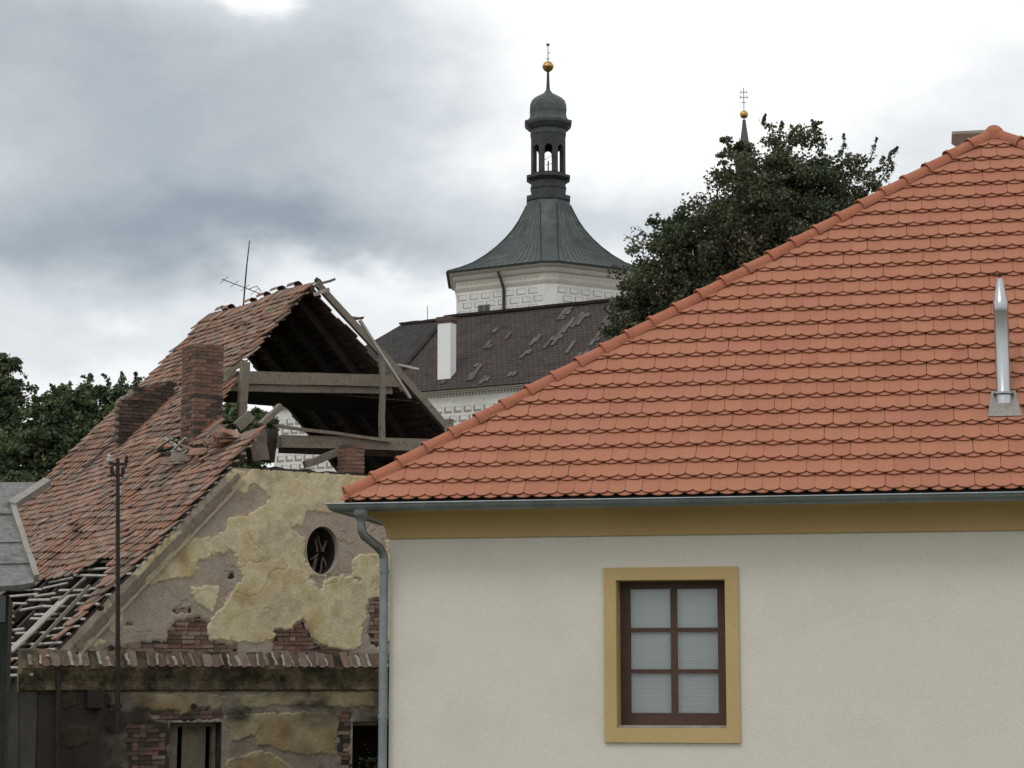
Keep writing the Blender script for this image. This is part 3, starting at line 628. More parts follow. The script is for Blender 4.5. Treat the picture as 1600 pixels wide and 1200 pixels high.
    poly = [(190,700),(190,626),(199,617),(209,619),(210,606),(232,603),(246,600),(262,598),(273,600),(273,616),(260,632),(244,652),(226,672),(207,700)]
    P3 = [RU.y(a, c_, y2) for a, c_ in poly]; b = MB(); b.prism([p+Vector((0,.03,0)) for p in P3], (0,.34,0)); up = b.build('brick_upstand', M['mortar'], t, label='low ruined brick wall stump running up the tiled roof')
    its = []; xs_ = [p.x for p in P3]; zs_ = [p.z for p in P3]; z = min(zs_); k = 0
    while z < max(zs_):
        x = min(xs_)+(k % 2)*.1-.1
        while x < max(xs_)+.1:
            px, py = RU.pix((x+.125, y2, z))
            if inpoly(np.array([px]), np.array([py]), poly)[0]:
                its.append((Matrix.Translation((x+.125, y2+.05+random.uniform(-.02,.015), z))@Euler((0,random.gauss(0,.015),random.gauss(0,.03))).to_matrix().to_4x4(), random.choice((0,1)), random.choices(range(5),(0,2,0,4,5))[0], 5))
            x += .257
        z += ch; k += 1
    zt_ = max(p.z for p in P3[:4]); zb_ = P3[0].z; n = int((zt_-zb_)/ch); xl = P3[0].x
    for k in range(n): its.append((Matrix.Translation((xl+.05, y2+.20+(.03 if k % 2 else -.03), zb_+(k+.5)*ch))@Matrix.Rotation(math.pi/2, 4, 'Z'), 0, random.choices(range(5),(3,4,2,2,1))[0], 5))
    pieces('brick', its, bsh, M['bricks'], up, 40)
    # small brick pier on the gable top
    q0 = RU.y(541, 735, .08); q1 = RU.y(570, 690, .08)
    chimney('brick_pier', q0.x, .08, q1.x-q0.x, .36, WTOP-.12, q1.z, .3, 40, lambda z, s, side: False, 'short brick pier standing on the gable top')
    # ---- left roof slope: rafters, battens, tiles
    sx = 1/math.hypot(1, TP); UPV = Vector((sx, 0, TP*sx)); NV = Vector((-TP*sx, 0, sx)); S_ = RX/sx
    sag = lambda s, y: -.10*math.sin(math.pi*min(1, max(0, s/S_)))*(.6+.4*math.sin(y*.9))-.05*math.sin(y*1.7+s*.5)*math.sin(s*.6)
    pt = lambda s, y, h=0: Vector((0, y, EV))+UPV*s+NV*(h+sag(s, y))
    def edge(s):                                    # how far the front of the roof has fallen away, by distance up the slope
        x = s*sx
        if x < 4.02: return -.12
        if x < 4.45: return 1.2+(x-4.02)*4
        if x < 5.5: return 3.6+.5*(x-4.45)
        return 4.55+(x-5.6)*.34
    roof = MB(); roof.beam(pt(S_-.05, edge(S_)+.15, -.12), pt(S_-.05, LEN, -.12), .14, .18, rough=.01, n=6); roof = roof.build('roof', M['wood_dark'], t)
    HOLES = [[(238,722),(248,700),(268,690),(292,682),(302,700),(330,700),(318,712),(300,722),(270,728),(252,740)], [(0,930),(60,917),(110,901),(165,884),(182,880),(160,915),(110,975),(55,1050),(0,1070)], [(145,796),(176,758),(186,756),(152,792)], [(205,790),(216,776),(222,778),(210,794)]]
    for y in np.arange(.25, LEN+.1, .92):
        smax = S_; s0 = -.3
        if 4.4 < y < 5.3: continue
        if y < 4.4: smax = 3.9/sx if y > 1.0 else 3.8/sx
        k = MB(); k.beam(pt(s0, y, -.10), pt(smax, y, -.10), .12, .14, up=NV, rough=.012, n=5); k.build('rafter', M['wood_dark'], roof)
    GAU = .195; nr = int((S_+.3)/GAU)
    for r_ in range(nr):
        s = -.28+r_*GAU; e = edge(s)+random.uniform(-.25, .25)*(s*sx > 4)
        bm = 'wood_pale' if s < 2.6 else 'wood'
        k = MB(); ys = [max(e, -.12)+(LEN-.05-max(e, -.12))*i/8 for i in range(9)]
        for a, c_ in zip(ys[:-1], ys[1:]):
            if s < 2.4 and random.random() < .22: continue
            if s < 2.4: k = MB()
            j1, j2 = (random.gauss(0, .035), random.gauss(0, .035)) if s < 2.4 else (0, 0)
            k.beam(pt(s+j1, a-random.uniform(0,.1)*(s < 2.4), -.012+abs(j1)*.4), pt(s+j2, c_, -.012+abs(j2)*.4), .045, .03, up=NV, rough=.006*(s < 2.4))
            if s < 2.4: k.build('batten', M[bm], roof)
        if s >= 2.4: k.build('batten', M[bm], roof)
    def otile(w, l, th_, sag_, seed):
        rr = random.Random(seed); out = [(-w/2, l), (w/2, l), (w/2, sag_+rr.uniform(-.01,.01)), (w*.27, .01+rr.uniform(-.008,.01)), (0, rr.uniform(-.006,.006)), (-w*.27, .01+rr.uniform(-.008,.01)), (-w/2, sag_+rr.uniform(-.01,.01))]
        n_ = len(out); return [(x, y, 0) for x, y in out]+[(x, y, th_) for x, y in out], [tuple(range(n_))[::-1], tuple(range(n_, 2*n_))]+[(i, (i+1) % n_, (i+1) % n_+n_, i+n_) for i in range(n_)]
    tsh = [otile(.196, .42, .024, .04, i) for i in range(4)]
    its = []; OTW = .203
    for r_ in range(nr-1):
        s = -.33+r_*GAU; e = edge(s)
        yj = (r_ % 2)*OTW/2+random.gauss(0, .012); y = -.08+yj; rowh = random.gauss(0, .004)
        while y < LEN-.02:
            w_ = random.gauss(0, .006); y += OTW
            if y < e+random.uniform(-.18, .22)*(s*sx > 3.9): continue
            p = pt(s, y, 0); px, py = RU.pix(p+UPV*.08)
            jx = np.array([px+random.uniform(-5,5)]); jy = np.array([py+random.uniform(-4,4)])
            if any(inpoly(jx, jy, h)[0] for h in HOLES): continue
            if random.random() < .006: continue
            wob = fbm(np.array([y*.9]), np.array([s*.9]), 7, 3)[0]
            hb = .066+random.gauss(0, .007)+rowh+abs(random.gauss(0, .015))*(random.random() < .2); tilt = (hb-.006)/.42; rz = random.gauss(0, .03)+wob*.10
            if random.random() < .03: rz += random.gauss(0, .15)
            ds = (pt(s+.1, y)-pt(s, y)).normalized(); ex = Vector((0,-1,0)); yv = (ds-NV*tilt).normalized(); xv = (ex*math.cos(rz)+yv*math.sin(rz)).normalized(); zv = xv.cross(yv).normalized(); yv = zv.cross(xv)
            ss = random.gauss(0, .010)+wob*.05
            Mx = Matrix((xv, yv, zv)).transposed().to_4x4(); Mx.translation = p+NV*hb+UPV*ss
            g = fbm(np.array([y*.5]), np.array([s*.5]), 17, 3)[0]; wts = (5,4,4,2+8*max(0,g),3,1.5+7*max(0,-g))
            d = (RU.world(p)-EYE).length; its.append((Mx, random.randrange(4), random.choices(range(6), wts)[0], -d if 0 < px < 1600 and py < 1050 else -999))
    # slipped tiles and rubble below the chimney and along the broken edges
    for _ in range(14):
        a, c_ = random.choice([(255,715),(285,705),(310,715),(300,725),(340,715),(268,722),(330,735)]); p = RU.on(a+random.uniform(-16,16), c_+random.uniform(-8,8), pt(3,3), NV)
        Mx = Matrix.Translation(p+NV*random.uniform(.02,.10))@Euler((random.uniform(-.25,.25), -.8+random.uniform(-.3,.3), random.uniform(0,6))).to_matrix().to_4x4(); its.append((Mx, random.randrange(4), random.choice((0,1,3,2)), -40))
    for _ in range(12):
        f = random.random(); p = Vector(RU.on(378-f*32, 682+f*16, pt(3,1), NV)); Mx = Matrix.Translation(p+NV*random.uniform(0,.1))@Euler((random.uniform(-.3,.3), -.8+random.uniform(-.3,.3), 1.57+random.uniform(-.5,.5))).to_matrix().to_4x4(); its.append((Mx, 0, random.choice((0,2,4)), -38))
    pieces('roof_tile', its, tsh, M['old_tiles'], roof, 300)
    # ridge tiles that are left
    rb = MB(); hs = MB()
    y = edge(S_)+.3
    while y < LEN-.2:
        if random.random() < .62:
            p = pt(S_, y, .02)+Vector((.02,0,.03)); n_ = 7; vs = []; q = random.gauss(0,.06)
            for yy in (0, .36):
                for i in range(n_): a = math.pi*(.02+.96*i/(n_-1)); vs.append(p+Vector((.12*math.cos(a)+q*yy, yy, .11*math.sin(a)-.04+random.gauss(0,.006))))
            k = MB(); k.add(vs, [(i, i+1, i+n_+1, i+n_) for i in range(n_-1)]); k.build('ridge_tile', random.choice(M['old_tiles'][:5]), roof)
        y += .37
    # loose pale boards on the bared battens
    def plank(name, a, b_, w, h, m_, par, rough=.006, up=(0,0,1), n=3): k = MB(); k.beam(a, b_, w, h, up=up, rough=rough, n=n); return k.build(name, M[m_], par)
    q = lambda px, py, h=.06: RU.on(px, py, pt(0,0,h), NV)
    plank('loose_board', q(16, 1018, .10), q(104, 932, .10), .34, .03, 'wood_pale', roof, up=NV); plank('loose_board', q(92,938,.12), q(134,902,.12), .10, .03, 'wood', roof, up=NV)
    plank('loose_board', q(30, 1035, .08), q(140, 915, .08), .07, .05, 'wood', roof, up=NV)
    plank('loose_board', q(244,702,.12), q(268,685,.35), .06,.03,'wood_pale',roof); plank('loose_board', q(258,684,.3), q(282,704,.1), .06,.03,'wood_pale',roof); plank('loose_board', q(272,702,.2), q(290,684,.3), .05,.03,'wood_pale',roof)
    plank('loose_board', q(266,716,.10), q(298,702,.10), .06,.03,'wood_pale',roof); plank('loose_board', q(252,730,.10), q(280,722,.10), .05,.03,'wood_pale',roof)
    # ---- right slope seen from inside
    UPR = Vector((-sx,0,TP*sx)); NR = Vector((TP*sx,0,sx)); ptr = lambda s, y, h=0: Vector((2*RX, y, EV))+UPR*s+NR*h
    qR = lambda px, py, h=-.1: RU.on(px, py, ptr(0,0,h), NR)
    edgeR = sorted((((2*RX-v.x)/sx, v.y) for v in (qR(497,446,0), qR(572,522,0), qR(645,614,0), qR(716,688,0))))
    yR = lambda s_: float(np.interp(s_, [e_[0] for e_ in edgeR], [e_[1] for e_ in edgeR]))
    fy = 5.3; rr_ = MB(); rr_.beam(ptr(.1, fy, -.28), ptr(.1, LEN, -.28), .18, .18, rough=.01, n=4); rroof = rr_.build('far_slope', M['wood_dark'], t)
    for y in np.arange(fy+1.0, LEN+.1, .92): k = MB(); k.beam(ptr(-.2, y, -.10), ptr(S_-.05, y, -.10), .13, .15, up=NR, rough=.015, n=5); k.build('rafter', M['wood'] if y < fy+.5 else M['wood_dark'], rroof)
    k = MB()
    for r_ in range(nr): s = -.28+r_*GAU*1.0; k.beam(ptr(s, yR(s)+.05+.55*min(1, max(0, (s/S_-.66)/.1))+random.uniform(0,.15), -.012), ptr(s, LEN, -.012), .05, .03, up=NR)
    k.build('batten_field', M['wood_dark'], rroof, kind='stuff')
    GAPS = [(501,549),(548,503),(684,678),(618,690)]
    k = MB(); k2 = MB()
    for r_ in range(nr-1):
        s = -.33+r_*GAU; y = 2.6+(r_ % 2)*OTW/2
        miss = (s > S_*.45 and s < S_*.93)
        while y < LEN:
            y += OTW
            if y < yR(s)+.05+random.uniform(0,.15)+.42*min(1, max(0, (s/S_-.66)/.1)): continue
            px, py = RU.pix(ptr(s+.08, y))
            if any(abs(px-a) < 5 and abs(py-c_) < 6 for a, c_ in GAPS): continue
            hb = .066+random.gauss(0,.004); yv = (UPR-NR*(.060/.42)).normalized(); xv = Vector((0,1,0)); zv = xv.cross(yv).normalized(); Mx = Matrix((xv, yv, zv)).transposed().to_4x4(); Mx.translation = ptr(s, y)+NR*hb
            k.add(tsh[0][0], tsh[0][1], random.choice((0,0,0,1)), Mx)
    k.build('roof_tile_field', [M['old_tiles'][5], M['old_tiles'][1]], rroof, kind='stuff')
    k = MB(); k.prism([ptr(.0, fy+.35, -.17), ptr(S_*.80, fy+.35, -.17), ptr(S_*.80, fy+1.0, -.17), ptr(S_*.97, fy+1.2, -.17), ptr(S_*.97, 7.0, -.17), ptr(S_*.80, 7.2, -.17), ptr(S_*.80, LEN, -.17), ptr(0, LEN, -.17)], NR*.012)
    # ---- attic floor, collar loft, front truss
    b = MB(); b.box((.5,.5,EV-.30), (2*RX-.5,LEN-.5,EV-.12)); b.build('attic_floor', M['wood_dark'], t)
    tr = MB(); yT = 4.7
    cA = RU.y(352, 590, yT); cB = RU.y(625, 596, yT)
    tr.beam(cA, cB, .17, .26, rough=.012, n=6); truss = tr.build('roof_truss', M['wood'], t)
    k = MB(); k.beam(cA+Vector((-.2,.06,-.19)), cB+Vector((-.2,.06,-.19)), .15, .20, rough=.01, n=5); k.build('collar_beam', M['wood'], truss)
    cz = cA.z-.10
    for j, yy in enumerate(np.arange(yT+.12, 7.0, .24)):
        hw = (RZ-cz)/TP; k = MB(); k.box((RX-hw+.15, yy, cz-.05), (RX+hw-.2, yy+.225, cz-.02)); k.build('loft_board', M['wood_dark'], truss)
    P = lambda px, py, y: RU.y(px, py, y)
    for a, c_, w, h, mt in (
        (P(383,566,4.2), P(377,655,4.2), .17, .15, 'wood'), (P(597,548,4.3), P(597,690,4.3), .11, .10, 'wood'), (qR(494,442), qR(604,562), .16, .13, 'wood'), (qR(600,557), qR(718,691), .17, .14, 'wood'),
        (P(562,500,3.8), P(641,622,3.6), .09, .05, 'wood_pale'), 
        (P(490,460,5.0), P(515,452,4.8), .08, .04, 'wood_pale'), (P(492,447,5.0), P(524,436,4.7), .05, .04, 'wood'), (P(493,436,5.2), P(503,444,5.1), .08, .08, 'wood_dark'), (qR(622,570,.05), qR(654,577,.12), .05, .04, 'wood_pale'),
        (P(550,500,5.6), P(568,496,5.2), .04, .03, 'wood_dark'), (P(536,492,6.0), P(566,498,5.3), .05, .03, 'wood'),
        (P(437,690,.9), P(705,697,.9), .20, .24, 'wood'), (P(437,702,1.15), P(700,711,1.15), .12, .14, 'wood_dark'), (P(430,665,.75), P(612,689,.75), .07, .06, 'wood'), (P(408,664,.7), P(438,634,.7), .10, .16, 'wood'),
        (P(476,726,.7), P(536,704,.7), .12, .14, 'wood'), (P(702,655,1.2), P(702,690,1.2), .14, .12, 'wood'), (P(370,668,2.6), P(392,648,2.6), .2, .12, 'wood'), (P(398,672,1.0), P(404,720,1.0), .36, .2, 'wood'), (P(424,672,1.2), P(418,722,1.2), .2, .2, 'wood_dark')):
        k = MB(); k.beam(a, c_, w, h, up=(0,1,0) if abs((Vector(c_)-Vector(a)).x) < .5 else (0,0,1), rough=.010, n=4); k.build('timber', M[mt], truss)
    # ---- rake moulding along the gable slope
    k = MB(); A0 = Vector((.12,-.02,EV-.10)); A1 = Vector((3.62,-.02,EV-.10+3.5*TP)); n = 40
    for i in range(n): k.beam(A0.lerp(A1, i/n)+NV*(-.13+random.gauss(0,.005)), A0.lerp(A1, (i+1)/n)+NV*(-.13+random.gauss(0,.005)), .10+random.gauss(0,.006), .11+random.gauss(0,.012), up=NV)
    k.build('rake_moulding', M['mortar'], t)
    k = MB()
    for i in range(n): k.beam(A0.lerp(A1, i/n)+NV*(-.265)+Vector((0,-.02,0)), A0.lerp(A1, (i+1)/n)+NV*(-.265)+Vector((0,-.02+random.gauss(0,.003),0)), .12, .035+random.gauss(0,.006), up=NV)
    k.build('rake_fillet', M['render'], t)
    # ---- cornice with a tiled ledge
    z1 = RU.y(300,1043,-.18).z
    prof = [(-.05, z1+.31), (.03, z1+.28), (.16, z1+.02), (.18, z1-.02), (.16, z1-.06), (.13, z1-.13), (.09, z1-.20), (.07, z1-.25), (.065, z1-.32), (.09, z1-.34), (.09, z1-.39), (.035, z1-.41), (-.05, z1-.43)]
    vs = []; fs = []; nx = 150; xa, xb = -.35, 8.2
    for i in range(nx+1):
        x = xa+(xb-xa)*i/nx
        for j, (d, z) in enumerate(prof): vs.append((x, -(d+random.gauss(0,.006)+.02*float(fbm(np.array([x*2.]), np.array([j*.7]), 33)[0])*(d > 0)), z+random.gauss(0,.005)))
    m_ = len(prof)
    for i in range(nx):
        for j in range(m_-1): fs.append((i*m_+j, i*m_+j+1, (i+1)*m_+j+1, (i+1)*m_+j))
    fs += [tuple(range(m_)), tuple(nx*m_+j for j in range(m_))]
    cor = MB().add(vs, fs).build('cornice', M['cornice'], t)
    its = []; upl = Vector((0,.13,.26)).normalized(); nl = Vector((0,-.26,.13)).normalized(); x = -.2; fil = MB(); fit = []
    while x < 7.9:
        if random.random() < .8:
            yv = upl; xv = (Vector((1,0,0))+upl*random.gauss(0,.08)).normalized(); zv = xv.cross(yv).normalized(); yv = zv.cross(xv); Mx = Matrix((xv,yv,zv)).transposed().to_4x4(); Mx.translation = Vector((x+.09,-.175+random.uniform(-.01,.02),z1-.01))+nl*(.012+random.uniform(0,.02)); its.append((Mx@Matrix.Diagonal((.85,random.uniform(.55,.8),1,1)), random.randrange(4), random.choices(range(6),(0,2,0,3,0,8))[0], 1))
        if random.random() < .85:
            a = Vector((x+random.gauss(0,.02), -.172, z1+random.uniform(0,.03)))+nl*.045; e_ = a+upl*random.uniform(.14,.28)+Vector((random.gauss(-.02,.03),0,0)); k = MB(); k.beam(a, e_, random.uniform(.03,.065), .035, up=nl, rough=.012, n=3); k.build('mortar_fillet', random.choice((M['mortar'], M['wood_pale'], M['render'])), cor)
        x += .178
    pieces('ledge_tile', its, tsh, M['old_tiles'], cor, 80)
    # ---- lower openings: reveals, boarded and broken
    def reveal(w, nm, boards):
        k = MB(); x0, x1, zt = w[0].x, w[1].x, w[0].z; d = .5
        fw = .07; k.box((x0+.002,.20,WZ0), (x0+fw,.30,zt-.002)); k.box((x1-fw,.20,WZ0), (x1-.002,.30,zt-.002)); k.box((x0+fw,.20,zt-fw), (x1-fw,.30,zt-.002)); wo = k.build('window', M['wood'], t, label=nm)
        for (a, b_, yy) in boards: k = MB(); k.beam((x0+a, yy, WZ0), (x0+a+.01, yy, zt-.05), b_, .03, up=(0,1,0)); k.build('board', M['mortar'], wo)
        return wo
    reveal(WIN1, 'ground-floor window covered by a grey sheet', [(.14,.20,.24), (.60,.46,.32)])
    reveal(WIN2, 'empty dark window opening by the downpipe', [])
    # oval window: rim and hanging scraps
    k = MB(); n = 40; vs = []
    for (e_, y) in ((.0,-.03), (.022,-.03), (.022,.0), (.0,.12)): vs += [(OV_C.x+(OVA-.004+e_)*math.cos(2*math.pi*i/n), y, OV_C.z+(OVB-.004+e_)*math.sin(2*math.pi*i/n)) for i in range(n)]
    fs = []
    for j in range(4):
        for i in range(n): fs.append((j*n+i, j*n+(i+1) % n, ((j+1) % 4)*n+(i+1) % n, ((j+1) % 4)*n+i))
    ow = k.add(vs, fs).build('oval_window', M['render'], t, smooth=True)
    for a, c_, w in (((493,842),(496,862),.05), ((497,838),(502,858),.03), ((504,862),(509,845),.07), ((489,895),(494,868),.08), ((500,896),(505,870),.03), ((497,866),(485,874),.05), ((513,893),(505,872),.03)):
        k = MB(); k.beam(RU.y(*a,.3), RU.y(*c_,.34), w*.75, .02, rough=.008, n=3); k.build('broken_slat', M['wood'], ow)
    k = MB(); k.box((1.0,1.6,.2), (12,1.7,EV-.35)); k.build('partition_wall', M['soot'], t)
    k = MB(); k.box((3.4,1.35,EV-.1), (9.5,1.5,WTOP-.55)); k.build('oval_dark_backing', M['soot'], t)  # added dark sheet that makes the oval opening look shaded inside
    # drainpipe, cables, box on the dark corner
    for px, ya, yb, r_ in ((91,1052,1260,.045), (118,1160,1260,.02), (30,1052,1260,.015)):
        k = MB(); k.tube([RU.y(px,ya,-.12), RU.y(px,(ya+yb)/2,-.12), RU.y(px,yb,-.12)], r_, 8); k.build('drainpipe', M['iron'], t, smooth=True)
    k = MB(); c0 = RU.y(136,1078,-.1); c1 = RU.y(161,1106,-.1); k.box((c0.x,-.16,c1.z), (c1.x,-.0,c0.z)); bx = k.build('junction_box', M['iron'], t)
    k = MB(); v = RU.y(303,1104,-.05); k.tube([(v.x,.02,v.z),(v.x,-.07,v.z)], .055, 12); k.build('vent', M['iron'], t)
    return t
ruin()

def roof_pole():
    y = -.42; a = RU.y(184, 1142, y); b = RU.y(184, 716, y)
    t = empty('utility_pole', None, 'thin black pole with insulators fixed to the peeling gable', 'pole', loc=RU.world(a)); t.rotation_euler = (0,0,R(RU.deg)); o = Vector((a.x, y, a.z)); L = b.z-a.z; dx = b.x-a.x
    MB().tube([(0,0,0), (dx*.5,0,L*.5), (dx,0,L)], [.042,.040,.034], 10).build('shaft', M['iron'], t, smooth=True)
    for z, hw in ((L-.10, .17), (L-.30, .11)):
        k = MB(); k.beam((dx-hw,0,z), (dx+hw,0,z), .05, .05); arm = k.build('crossarm', M['iron'], t)
        for s in (-1, 1):
            x = dx+s*hw*.95; MB().lathe([(.008, z-.05), (.012, z+.03), (.034, z+.04), (.040, z+.08), (.028, z+.10), (.036, z+.12), (.02, z+.16)], (x, 0), 10).build('insulator', M['porcelain' if hw > .15 and s < 0 else 'iron'], arm, smooth=True)
    for z in (.04, .42):
        k = MB(); k.beam((0,0,z), (0,.40,z), .06, .06); k.lathe([(.06, z-.04), (.06, z+.04)], (0,0), 10); k.build('bracket', M['iron'], t)
roof_pole()
def aerial():
    S = 8.1; y = 7.6; p = RU.on(380, 470, (0,0,EV), Vector((-TP,0,1))); y = p.y; base = Vector((p.x, y, p.z-.1))
    t = empty('antenna', None, 'thin leaning television antenna mast on the ruined roof ridge', 'antenna', loc=RU.world(base)); t.rotation_euler = (0,0,R(RU.deg))
    P = lambda px, py: RU.y(px, py, y)-base
    MB().tube([Vector((0,0,-.1)), P(385,420), P(390,376)], [.022,.018,.013], 6).build('mast', M['iron'], t)
    MB().tube([P(347,436), P(412,461)], .011, 5).build('boom', M['iron'], t)
    for f in (.05,.3,.55,.78,.95):
        c = P(347,436).lerp(P(412,461), f); k = MB(); k.tube([c+Vector((-.05,-.32,.02)), c+Vector((.05,.32,-.02))], .006, 5); k.build('element', M['iron'], t)
    k = MB(); c = P(388,452); k.tube([c, c+Vector((.22,0,.1)), c+Vector((.34,0,-.02))], .010, 5); k.build('stay', M['iron'], t)
aerial()

# ================================================================== shed at the left edge
def shed():
    Fs = Frame(atY(0, 900, 27), 12)
    t = empty('shed', Fs, 'small dark green shed with weathered grey sheet roof at left edge', 'shed')
    n = Vector((0, -.62, 1)).normalized(); p0 = Fs.y(30, 908, 0)
    q = lambda px, py, h=0: Fs.on(px, py, p0+n*h, n)
    k = MB(); k.prism([q(-160,755), q(72,753), q(20,789), q(30,826), q(40,862), q(56,899), q(52,910), q(30,914), q(-160,925)], n*-.07)
    rf = k.build('roof', M['felt'], t)
    for i, (a, b) in enumerate((((-160,806),(24,802)), ((-160,850),(37,846)), ((-160,884),(48,879)))): k = MB(); k.beam(q(*a,.012), q(*b,.012), .05, .025, up=n, rough=.004, n=6); k.build('sheet_lap', M['felt'], rf)
    k = MB(); k.beam(q(74,753,.03), q(18,790,.03), .12, .10, up=n, rough=.006, n=4); k.build('flashing', M['lead'], rf)
    k = MB(); k.beam(q(20,790,.02), q(57,902,.02), .07, .07, up=n, rough=.01, n=5); k.build('verge', M['lead'], rf)
    k = MB(); k.beam(q(-160,927,-.12), q(54,912,-.12), .08, .10, up=n, rough=.004, n=4); k.build('eave_board', M['green_wall'], rf)
    a = Fs.y(14, 930, .25); k = MB(); k.box((-6, .25, 0), (a.x, 2.6, a.z)); w = k.build('wall', M['green_wall'], t)
    for i in range(6): k = MB(); x = a.x-.16-i*.17; k.box((x, .225, 0), (x+.155, .249, a.z-.01)); k.build('board', M['green_wall'], w)
    wa = Fs.y(-30, 930, .2); wb = Fs.y(8, 972, .2); k = MB(); k.box((wa.x, .20, wb.z), (wb.x, .22, wa.z)); k.build('window', M['dark_glass'], t)
shed()

# ================================================================== castle wing
def castle_wing():
    K = Frame(atY(780, 604, 112), -30); ez = K.y(780, 604, 0).z
    t = empty('castle_wing', K, 'white castle wing with dark tiled roof behind the red hip roof', 'castle')
    ep = Vector((0,-.55,ez)); d = 6.2; rp = K.y(820, 484, d); h = rp.z; XA = K.y(628, 501, d).x; XB = 34.0; pit = (h-ez)/(d+.55); xl = XA-(d+.55)*.75
    k = MB(); k.box((xl+.5,0,0), (XB,2*d,ez)); k.build('wall', M['castle_white'], t)
    # roof with UVs in metres for its tile rows
    XV = K.on(657, 545, ep, Vector((0,-pit,1))).x
    vs = [(XV,-.55,ez),(XB,-.55,ez),(XB,d,h),(XV,d,h),(XB,2*d+.55,ez),(XV,2*d+.55,ez)]; k = MB(); k.add([Vector(v) for v in vs], [(0,1,2,3),(3,2,4,5),(0,3,5),(0,5,4,1)]); rf = k.build('roof', M['castle_roof'], t)
    uv = rf.data.uv_layers.new(name='UVMap'); sl = math.hypot(1, pit)
    for pl in rf.data.polygons:
        for li in pl.loop_indices:
            v = rf.data.vertices[rf.data.loops[li].vertex_index].co; uv.data[li].uv = ((v.y if abs(pl.normal.x) > .5 else v.x), (v.z-ez)/pit*sl)
    h2 = h-.12; k = MB(); k.add([Vector(v) for v in [(xl,.3,ez+.3),(XV-.004,.3,ez+.3),(XV-.004,d,h2),(XA,d,h2),(XV-.004,2*d,ez+.3),(xl,2*d,ez+.3)]], [(0,1,2,3),(3,2,4,5),(0,3,5),(1,4,2),(0,5,4,1)]); k.build('side_roof', M['castle_roof_old'], t)
    n = Vector((0,-pit,1)).normalized(); up = Vector((0,1,pit)).normalized(); on = lambda px, py, hh=0: K.on(px, py, ep+n*hh, n)
    k = MB(); k.beam((XV-.1,d,h+.03), (XB,d,h+.03), .4, .16, rough=.02, n=40); k.build('ridge_cap', M['castle_roof'], rf)
    k = MB(); k.beam(Vector((XA-.1,d,h2+.03)), Vector((XV-.1,d,h2+.03)), .3, .12, rough=.02, n=8); k.build('ridge_cap', M['castle_roof_old'], rf)
    k = MB(); k.beam(Vector((XV,-.55,ez+.04)), Vector((XV,d,h+.04)), .3, .14, up=n, rough=.012, n=14); k.build('verge', M['castle_roof'], rf)
    # mended tiles: strips of paler pieces running up the slope
    sh = [([(-.11,0,0),(.11,0,0),(.11,.42,0),(-.11,.42,0),(-.11,0,.03),(.11,0,.03),(.11,.42,.03),(-.11,.42,.03)], [(0,3,2,1),(4,5,6,7),(0,1,5,4),(1,2,6,5),(2,3,7,6),(3,0,4,7)])]
    its = []
    strips = [(872,500,3),(880,492,2),(790,530,2),(757,545,2),(770,520,1),(828,540,2),(836,535,2),(850,545,3),(862,540,3),(868,530,4),(880,520,4),(893,512,4),(902,508,3),(915,548,3),(922,540,4),(930,530,5),(938,520,5),(808,568,3),(814,560,2),(826,562,3),(834,556,2),(876,560,2),(884,552,3),(890,545,2),(730,595,2),(738,588,3),(750,600,2),(758,596,1),(795,588,1),(900,564,2),(910,560,2),(925,562,2),(935,552,3),(942,505,3),(946,545,3),(690,600,1),(700,590,1),(742,574,1)]
    for px, py, m_ in strips[::1]:
        if random.random() < .25: continue
        p = on(px, py, .03)
        for i in range(m_):
            for j in range(1 if random.random() < .8 else 2):
                Mx = Matrix((Vector((1,0,0)), up, n)).transposed().to_4x4(); Mx.translation = p+up*(i*.43)+Vector((j*.23+random.gauss(0,.02),0,0))+n*random.uniform(0,.01); its.append((Mx, 0, random.choices(range(4),(4,2,3,4))[0], 1))
    pieces('mended_tile', its, sh, M['patch'], rf, 300)
    # painted cornice and illusionistic blocks, flush scratched decoration on the wall
    k = MB(); k.box((xl+.4,-.36,ez-.09), (XB,-.003,ez-.02)); k.box((xl+.45,-.16,ez-.18), (XB,-.003,ez-.09)); k.build('eaves_cornice', M['castle_cream'], t)
    k = MB(); x = xl+.6
    while x < 16: k.box((x,-.10,ez-.34), (x+.09,-.004,ez-.18)); x += .2
    k.build('dentil_row', M['sgraffito_pale'], t, kind='stuff')
    k = MB(); kp = MB(); row = 0; z = ez-1.25
    while z > ez-7:
        x = xl+.7+(row % 2)*.31
        while x < 15:
            w, hh = .50, .36
            k.box((x,-.006,z), (x+w,-.0015,z+.13)); k.add([(x,-.006,z+.13),(x+.12,-.006,z+.13),(x+.12,-.006,z+hh),(x,-.006,z+hh)], [(0,1,2,3)])
            kp.box((x+.10,-.004,z+hh-.03), (x+w,-.0012,z+hh)); kp.box((x+w-.03,-.004,z+.1), (x+w,-.0012,z+hh-.03)); x += .62
        z -= .52; row += 1
    k.build('sgraffito_blocks', M['sgraffito'], t, kind='stuff'); kp.build('sgraffito_lines', M['sgraffito_pale'], t, kind='stuff')
    a = K.y(711,676,0); b = K.y(722,700,0); k = MB(); k.box((a.x,-.02,b.z), (b.x,.05,a.z)); k.build('window', M['dark_glass'], t)
    # whitewashed chimney
    cb = on(697, 592); y0 = cb.y; c0 = K.y(684, 500, y0); c1 = K.y(704, 500, y0); w = c1.x-c0.x
    k = MB(); k.box((c0.x,y0,cb.z-1.2), (c0.x+w,y0+w*.72,K.y(694,505,y0).z)); ch = k.build('chimney', M['white_plaster'], t, label='tall white chimney with brown brick cap')
